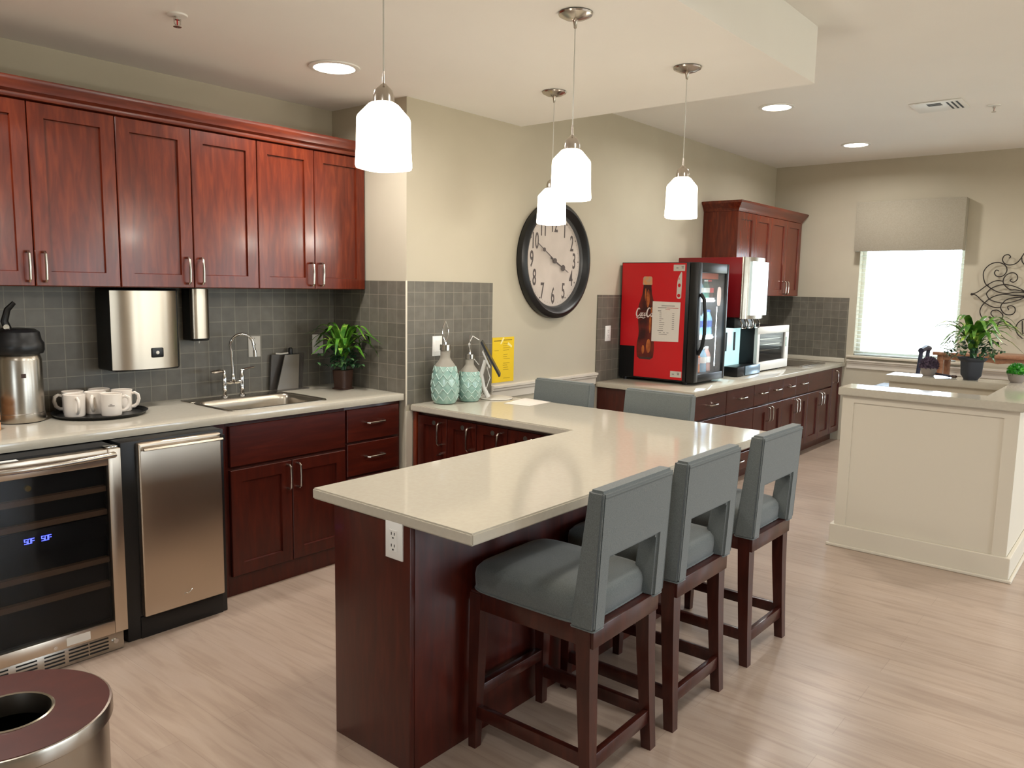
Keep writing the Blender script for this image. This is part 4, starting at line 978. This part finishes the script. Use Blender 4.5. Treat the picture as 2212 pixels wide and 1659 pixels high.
part('brush_tip', M().lathe([(.004, 0), (.010, .006), (.010, .032), (.004, .04)], (6.01, 1.088, CZ+.0105), 12, (-.18, -1, -.02)), brownpot, t)

# table and tall chair by the window
t = thing('console_table', 'honey wood console table with scalloped apron by the window', 'table', (8.1, .9, 0))
tx0, tx1, ty0, ty1 = 7.93, 8.33, .10, 1.60
part('table_top', M().box(tx0, tx1, ty0, ty1, 1.0, 1.03, .006), oak, t)
m = M(); pts = [(tx0+.03, ty0+.04, .998), (tx0+.03, ty1-.04, .998)]
n = 60; pts += [(tx0+.03, ty1-.04-(ty1-ty0-.08)*k/n, .952+.012*abs(math.sin(k/n*PI*6))) for k in range(n+1)]
m.prism(pts, (.018, 0, 0)); part('apron', m, oak, t, 0)
for a in (tx0+.02, tx1-.07):
    for b_ in (ty0+.02, ty1-.09): part('leg', M().sup([(0, .018, .018), (.9, .026, .026), (.999, .026, .026)], (a+.03, b_+.03, 0), 5, 16), oak, t)
t = thing('tall_chair', 'dark framed tall chair standing against the window light', 'chair', (7.6, 1.66, 0))
m = M()
for a in (7.36, 7.62): m.tube([(a, 1.60, 0), (a, 1.595, .72), (a, 1.57, 1.08)], .017, 8)
part('back_posts', m, darkframe, t); part('top_rail', M().tube([(7.34, 1.57, 1.07), (7.49, 1.565, 1.09), (7.64, 1.57, 1.075)], .024, 8), darkframe, t)
m = M()
for a in (7.36, 7.62): m.tube([(a, 1.92, 0), (a, 1.90, .70)], .017, 8)
part('front_legs', m, darkframe, t); part('seat', M().box(7.33, 7.65, 1.57, 1.93, .70, .74, .01), darkframe, t)
part('stretchers', M().tube([(7.36, 1.60, .25), (7.62, 1.60, .25)], .011, 6).tube([(7.36, 1.92, .25), (7.62, 1.92, .25)], .011, 6).tube([(7.36, 1.60, .3), (7.36, 1.92, .3)], .011, 6).tube([(7.62, 1.60, .3), (7.62, 1.92, .3)], .011, 6), darkframe, t)

# scrolled iron wall art
def spl(P2, k=5):
    P2 = [V(p) for p in P2]; Q = []
    for i in range(len(P2)-1):
        p0, p1, p2, p3 = P2[max(i-1, 0)], P2[i], P2[i+1], P2[min(i+2, len(P2)-1)]
        for j in range(k):
            s_ = j/k; Q.append(.5*((2*p1)+(p2-p0)*s_+(2*p0-5*p1+4*p2-p3)*s_*s_+(3*p1-p0-3*p2+p3)*s_**3))
    return Q+[P2[-1]]
SC = [[(1.221, 1.771), (1.242, 1.78), (1.255, 1.753), (1.235, 1.724), (1.199, 1.721), (1.17, 1.742), (1.158, 1.783), (1.177, 1.824), (1.23, 1.85), (1.29, 1.836), (1.333, 1.789), (1.344, 1.735), (1.322, 1.658), (1.272, 1.611), (1.207, 1.577), (1.14, 1.567), (1.076, 1.58), (0.986, 1.575)],
[(1.152, 1.888), (1.139, 1.899), (1.159, 1.92), (1.189, 1.911), (1.201, 1.876), (1.183, 1.841), (1.142, 1.826), (1.097, 1.838), (1.066, 1.872), (1.036, 1.933)],
[(1.114, 1.701), (1.125, 1.684), (1.098, 1.67), (1.071, 1.696), (1.074, 1.731), (1.1, 1.754), (1.135, 1.751), (1.168, 1.724), (1.18, 1.677), (1.161, 1.637), (1.118, 1.602), (1.068, 1.6), (0.987, 1.581)],
[(1.422, 1.554), (1.373, 1.58), (1.305, 1.641), (1.256, 1.674), (1.216, 1.683), (1.18, 1.677)],
[(1.422, 1.554), (1.386, 1.544), (1.33, 1.491), (1.269, 1.451), (1.227, 1.437), (1.178, 1.436)],
[(1.306, 1.56), (1.281, 1.599), (1.237, 1.63), (1.172, 1.648), (1.111, 1.64), (1.049, 1.615), (0.987, 1.578)],
[(1.306, 1.56), (1.274, 1.51), (1.21, 1.485), (1.148, 1.478), (1.089, 1.492), (1.021, 1.522), (0.985, 1.555)],
[(1.227, 1.345), (1.252, 1.374), (1.245, 1.404), (1.204, 1.411), (1.166, 1.383), (1.156, 1.354), (1.175, 1.306), (1.235, 1.282), (1.299, 1.306), (1.341, 1.377), (1.336, 1.437), (1.294, 1.498), (1.235, 1.541), (1.165, 1.557), (1.079, 1.55), (0.984, 1.547)],
[(1.113, 1.415), (1.125, 1.444), (1.101, 1.456), (1.069, 1.439), (1.066, 1.398), (1.094, 1.374), (1.14, 1.378), (1.174, 1.418), (1.177, 1.46), (1.141, 1.508), (1.092, 1.527), (0.984, 1.541)],
[(1.192, 1.263), (1.184, 1.293), (1.149, 1.307), (1.108, 1.303), (1.07, 1.269), (1.048, 1.241), (1.024, 1.195), (0.985, 1.16)],
[(1.048, 1.241), (1.041, 1.282), (1.019, 1.318), (0.982, 1.340)], [(1.0, 1.32), (0.994, 1.255), (0.985, 1.20)], [(1.052, 1.893), (1.044, 1.852), (1.006, 1.806)]]
m = M()
for c_ in SC:
    q = spl(c_)
    for sg in (0, 1): m.tube([V((XW-.030, (.98+.98-p.x) if sg else p.x, p.y)) for p in q], .0046, 6)
m.lathe([(.012, 0), (.008, .010)], (XW-.025, 1.424, 1.554), 10, NX)
for a, b_ in ((1.30, 1.64), (1.30, 1.49), (.66, 1.64), (.66, 1.49)): m.cyl((XW-.001, a, b_), (XW-.03, a, b_), .003, n=6)
single('scroll_wall_art', m, iron, 'dark wrought iron scroll wall art right of the window', 'wall art', (XW-.03, .98, 1.56))

# valance and blind
m = M().box(XW-.130, XW-.118, 1.515, 2.487, 1.963, 2.448, .003).box(XW-.118, XW-.001, 1.515, 1.527, 1.963, 2.448, .003).box(XW-.118, XW-.001, 2.475, 2.487, 1.963, 2.448, .003).box(XW-.118, XW-.001, 1.527, 2.475, 2.436, 2.448)
single('window_valance', m, valance_m, 'taupe fabric box valance over the bright window', 'valance', (XW-.06, 2.0, 1.963))
t = thing('window_blind', 'white horizontal slat blind lowered over the bright window', 'blind', (XW+.045, 1.99, .905))
m = M(); nz = 29
for k in range(nz):
    z = .945+k*.0425; m.prism([(XW+.02, WY0+.004, z), (XW+.07, WY0+.004, z), (XW+.07, WY0+.004, z+.0025), (XW+.02, WY0+.004, z+.0025)], (0, WY1-WY0-.008, 0))
part('slats', m, slat_m, t, 0); part('bottom_rail', M().box(XW+.02, XW+.07, WY0+.004, WY1-.004, .907, .922, .003), slat_m, t)
m = M()
for y in (WY0+.10, WY1-.10): part('ladder_tape', M().box(XW+.016, XW+.017, y-.0015, y+.0015, .915, 2.18), slat_m, t); part('head_rail', M().box(XW+.012, XW+.08, WY0+.002, WY1-.002, 2.16, 2.198), slat_m, t)

# ------------------------------------------------------------------ ceiling fittings
def downlight(x, y, z, lb, power=DOWNLIGHT_W, col=NEUT):
    t = thing('downlight', lb, 'ceiling light', (x, y, z), 'round recessed ceiling lights')
    part('trim_ring', M().lathe([(.100, -.001), (.125, -.001), (.124, -.006), (.108, -.010), (.100, -.008)], (x, y, z), 48, cap=False), white, t)
    part('diffuser', M().lathe([(.101, -.002), (.101, -.006)], (x, y, z), 40), dl_m, t)
    if power:
        l = lamp('AREA', 'downlight_lamp', (x, y, z-.012), power, col, .2, spread=math.radians(165))
downlight(2.505, 3.235, HC, 'round recessed ceiling light above the sink cabinets')
downlight(5.73, 2.302, HH, 'round recessed ceiling light above the red drinks fridge')
downlight(7.553, 2.284, HH, 'round recessed ceiling light nearest the window wall')
for x, y, z in ((.75, 3.235, HC), (-.5, .4, HH), (2.4, .1, HH), (5.73, -.2, HH), (7.55, -.2, HH), (4.5, -2.6, HH)):
    lamp('AREA', 'downlight_lamp', (x, y, z-.012), DOWNLIGHT_W, NEUT, .2, spread=math.radians(165))

def pendant():
    t = thing('pendant_lamp', 'nearest lit pendant lamp with white shade, left of the others', 'pendant lamp', (0, 0, 0), 'pendant lamps over the island')
    part('canopy', M().lathe([(.062, 0), (.067, -.004), (.064, -.010), (.040, -.022), (.012, -.028), (.008, -.034), (.006, -.055), (.003, -.058)], (0, 0, 0), 40), nickel, t)
    part('cord', M().cyl((0, 0, -.05), (0, 0, -.425), .0022, n=8), cord_m, t)
    part('socket_cap', M().lathe([(.003, -.42), (.005, -.455), (.012, -.462), (.026, -.475), (.031, -.492), (.032, -.510), (.028, -.513)], (0, 0, 0), 28), nickel, t)
    m = M().sup([(-.512, .034, .034), (-.516, .040, .040), (-.550, .0685, .0685), (-.556, .0712, .0712), (-.562, .072, .072), (-.64, .0735, .0735), (-.694, .0765, .0765), (-.702, .074, .074), (-.706, .055, .055)], (0, 0, 0), 3.2, 48, .35)
    part('shade', m, lamp_m, t, 40)
    return t
p0 = pendant(); index_kids(p0)
for x, y, lb in [(1.613, 1.85, None), (2.579, 1.85, 'lit pendant lamp in front of the wall clock, larger of the overlapping pair'), (3.515, 2.648, 'lit pendant lamp partly covering the top of the clock'), (3.502, 1.853, 'rightmost lit pendant lamp with white shade, above the far end of the island')]:
    o = p0 if lb is None else copy_tree(p0, label=lb)
    o.location = (x, y, HC)
    lamp('POINT', 'pendant_bulb', (x, y, HC-.75), PENDANT_W, WARM, .05)

def sprinkler(x, y, z, lb):
    t = thing('sprinkler_head', lb, 'sprinkler', (x, y, z), 'fire sprinklers')
    part('escutcheon', M().lathe([(.040, 0), (.038, -.006), (.012, -.008)], (x, y, z), 28), white, t)
    part('sprinkler_frame', M().cyl((x, y, z-.006), (x, y, z-.02), .010, n=12).tube([(x-.014, y, z-.014), (x-.012, y, z-.035), (x, y, z-.045), (x+.012, y, z-.035), (x+.014, y, z-.014)], .003, 6).lathe([(.016, -.047), (.016, -.045)], (x, y, z), 16), chrome, t)
    part('glass_bulb', M().cyl((x, y, z-.016), (x, y, z-.043), .0025, n=8), red, t)
sprinkler(1.655, 3.13, HC, 'fire sprinkler head in the ceiling above the left wall cabinets')
sprinkler(6.53, 1.06, HH, 'fire sprinkler head in the far ceiling right of the vent')
t = thing('ceiling_vent', 'white square ceiling air vent with dark slots', 'vent', (6.33, 1.365, HH))
vx, vy, hw = 6.33, 1.365, .165
m = M()
m.box(vx-hw, vx+hw, vy-hw, vy+hw, HH-.008, HH-.0005, .003); fr_ = part('frame', m, white, t)
m = M()
for k in range(3): m.box(vx-.12, vx+.12, vy-.135+k*.03, vy-.122+k*.03, HH-.0092, HH-.0085)
for k in range(4): m.box(vx-.12+k*.022, vx-.107+k*.022, vy-.03, vy+.06, HH-.0092, HH-.0085)
part('slots', m, blackm, t)

# ------------------------------------------------------------------ waste bin
bx_, by_, br_, bz = .485, 1.650, .180, .715
t = thing('waste_bin', 'round stainless waste bin with brown lid and round opening', 'waste bin', (bx_, by_, 0))
c = (bx_, by_, 0)
part('bin_body', M().lathe([(br_*.94, .0), (br_*.94, .02), (br_*.95, .67), (br_*.955, .685), (br_*.94, .685), (br_*.93, .03)], c, 72), steel, t)
part('rim_band', M().lathe([(br_*.955, .680), (br_, .686), (br_, bz-.008), (br_-.002, bz-.002), (br_-.006, bz-.001), (br_-.006, .684)], c, 72, cap=False), steel, t)
part('lid', M().lathe([(.078, bz-.02), (br_-.006, bz-.02), (br_-.006, bz), (.078, bz), (.078, bz-.02)], c, 72, cap=False), binwood, t)
part('opening_ring', M().lathe([(.070, bz-.04), (.0765, bz-.04), (.0785, bz+.001), (.0755, bz+.003), (.0725, bz+.001), (.070, bz-.04)], c, 56, cap=False), steel, t)
part('liner', M().lathe([(.072, bz-.038), (.145, bz-.06), (.145, .1), (.001, .1)], c, 48, cap=False), blackm, t)
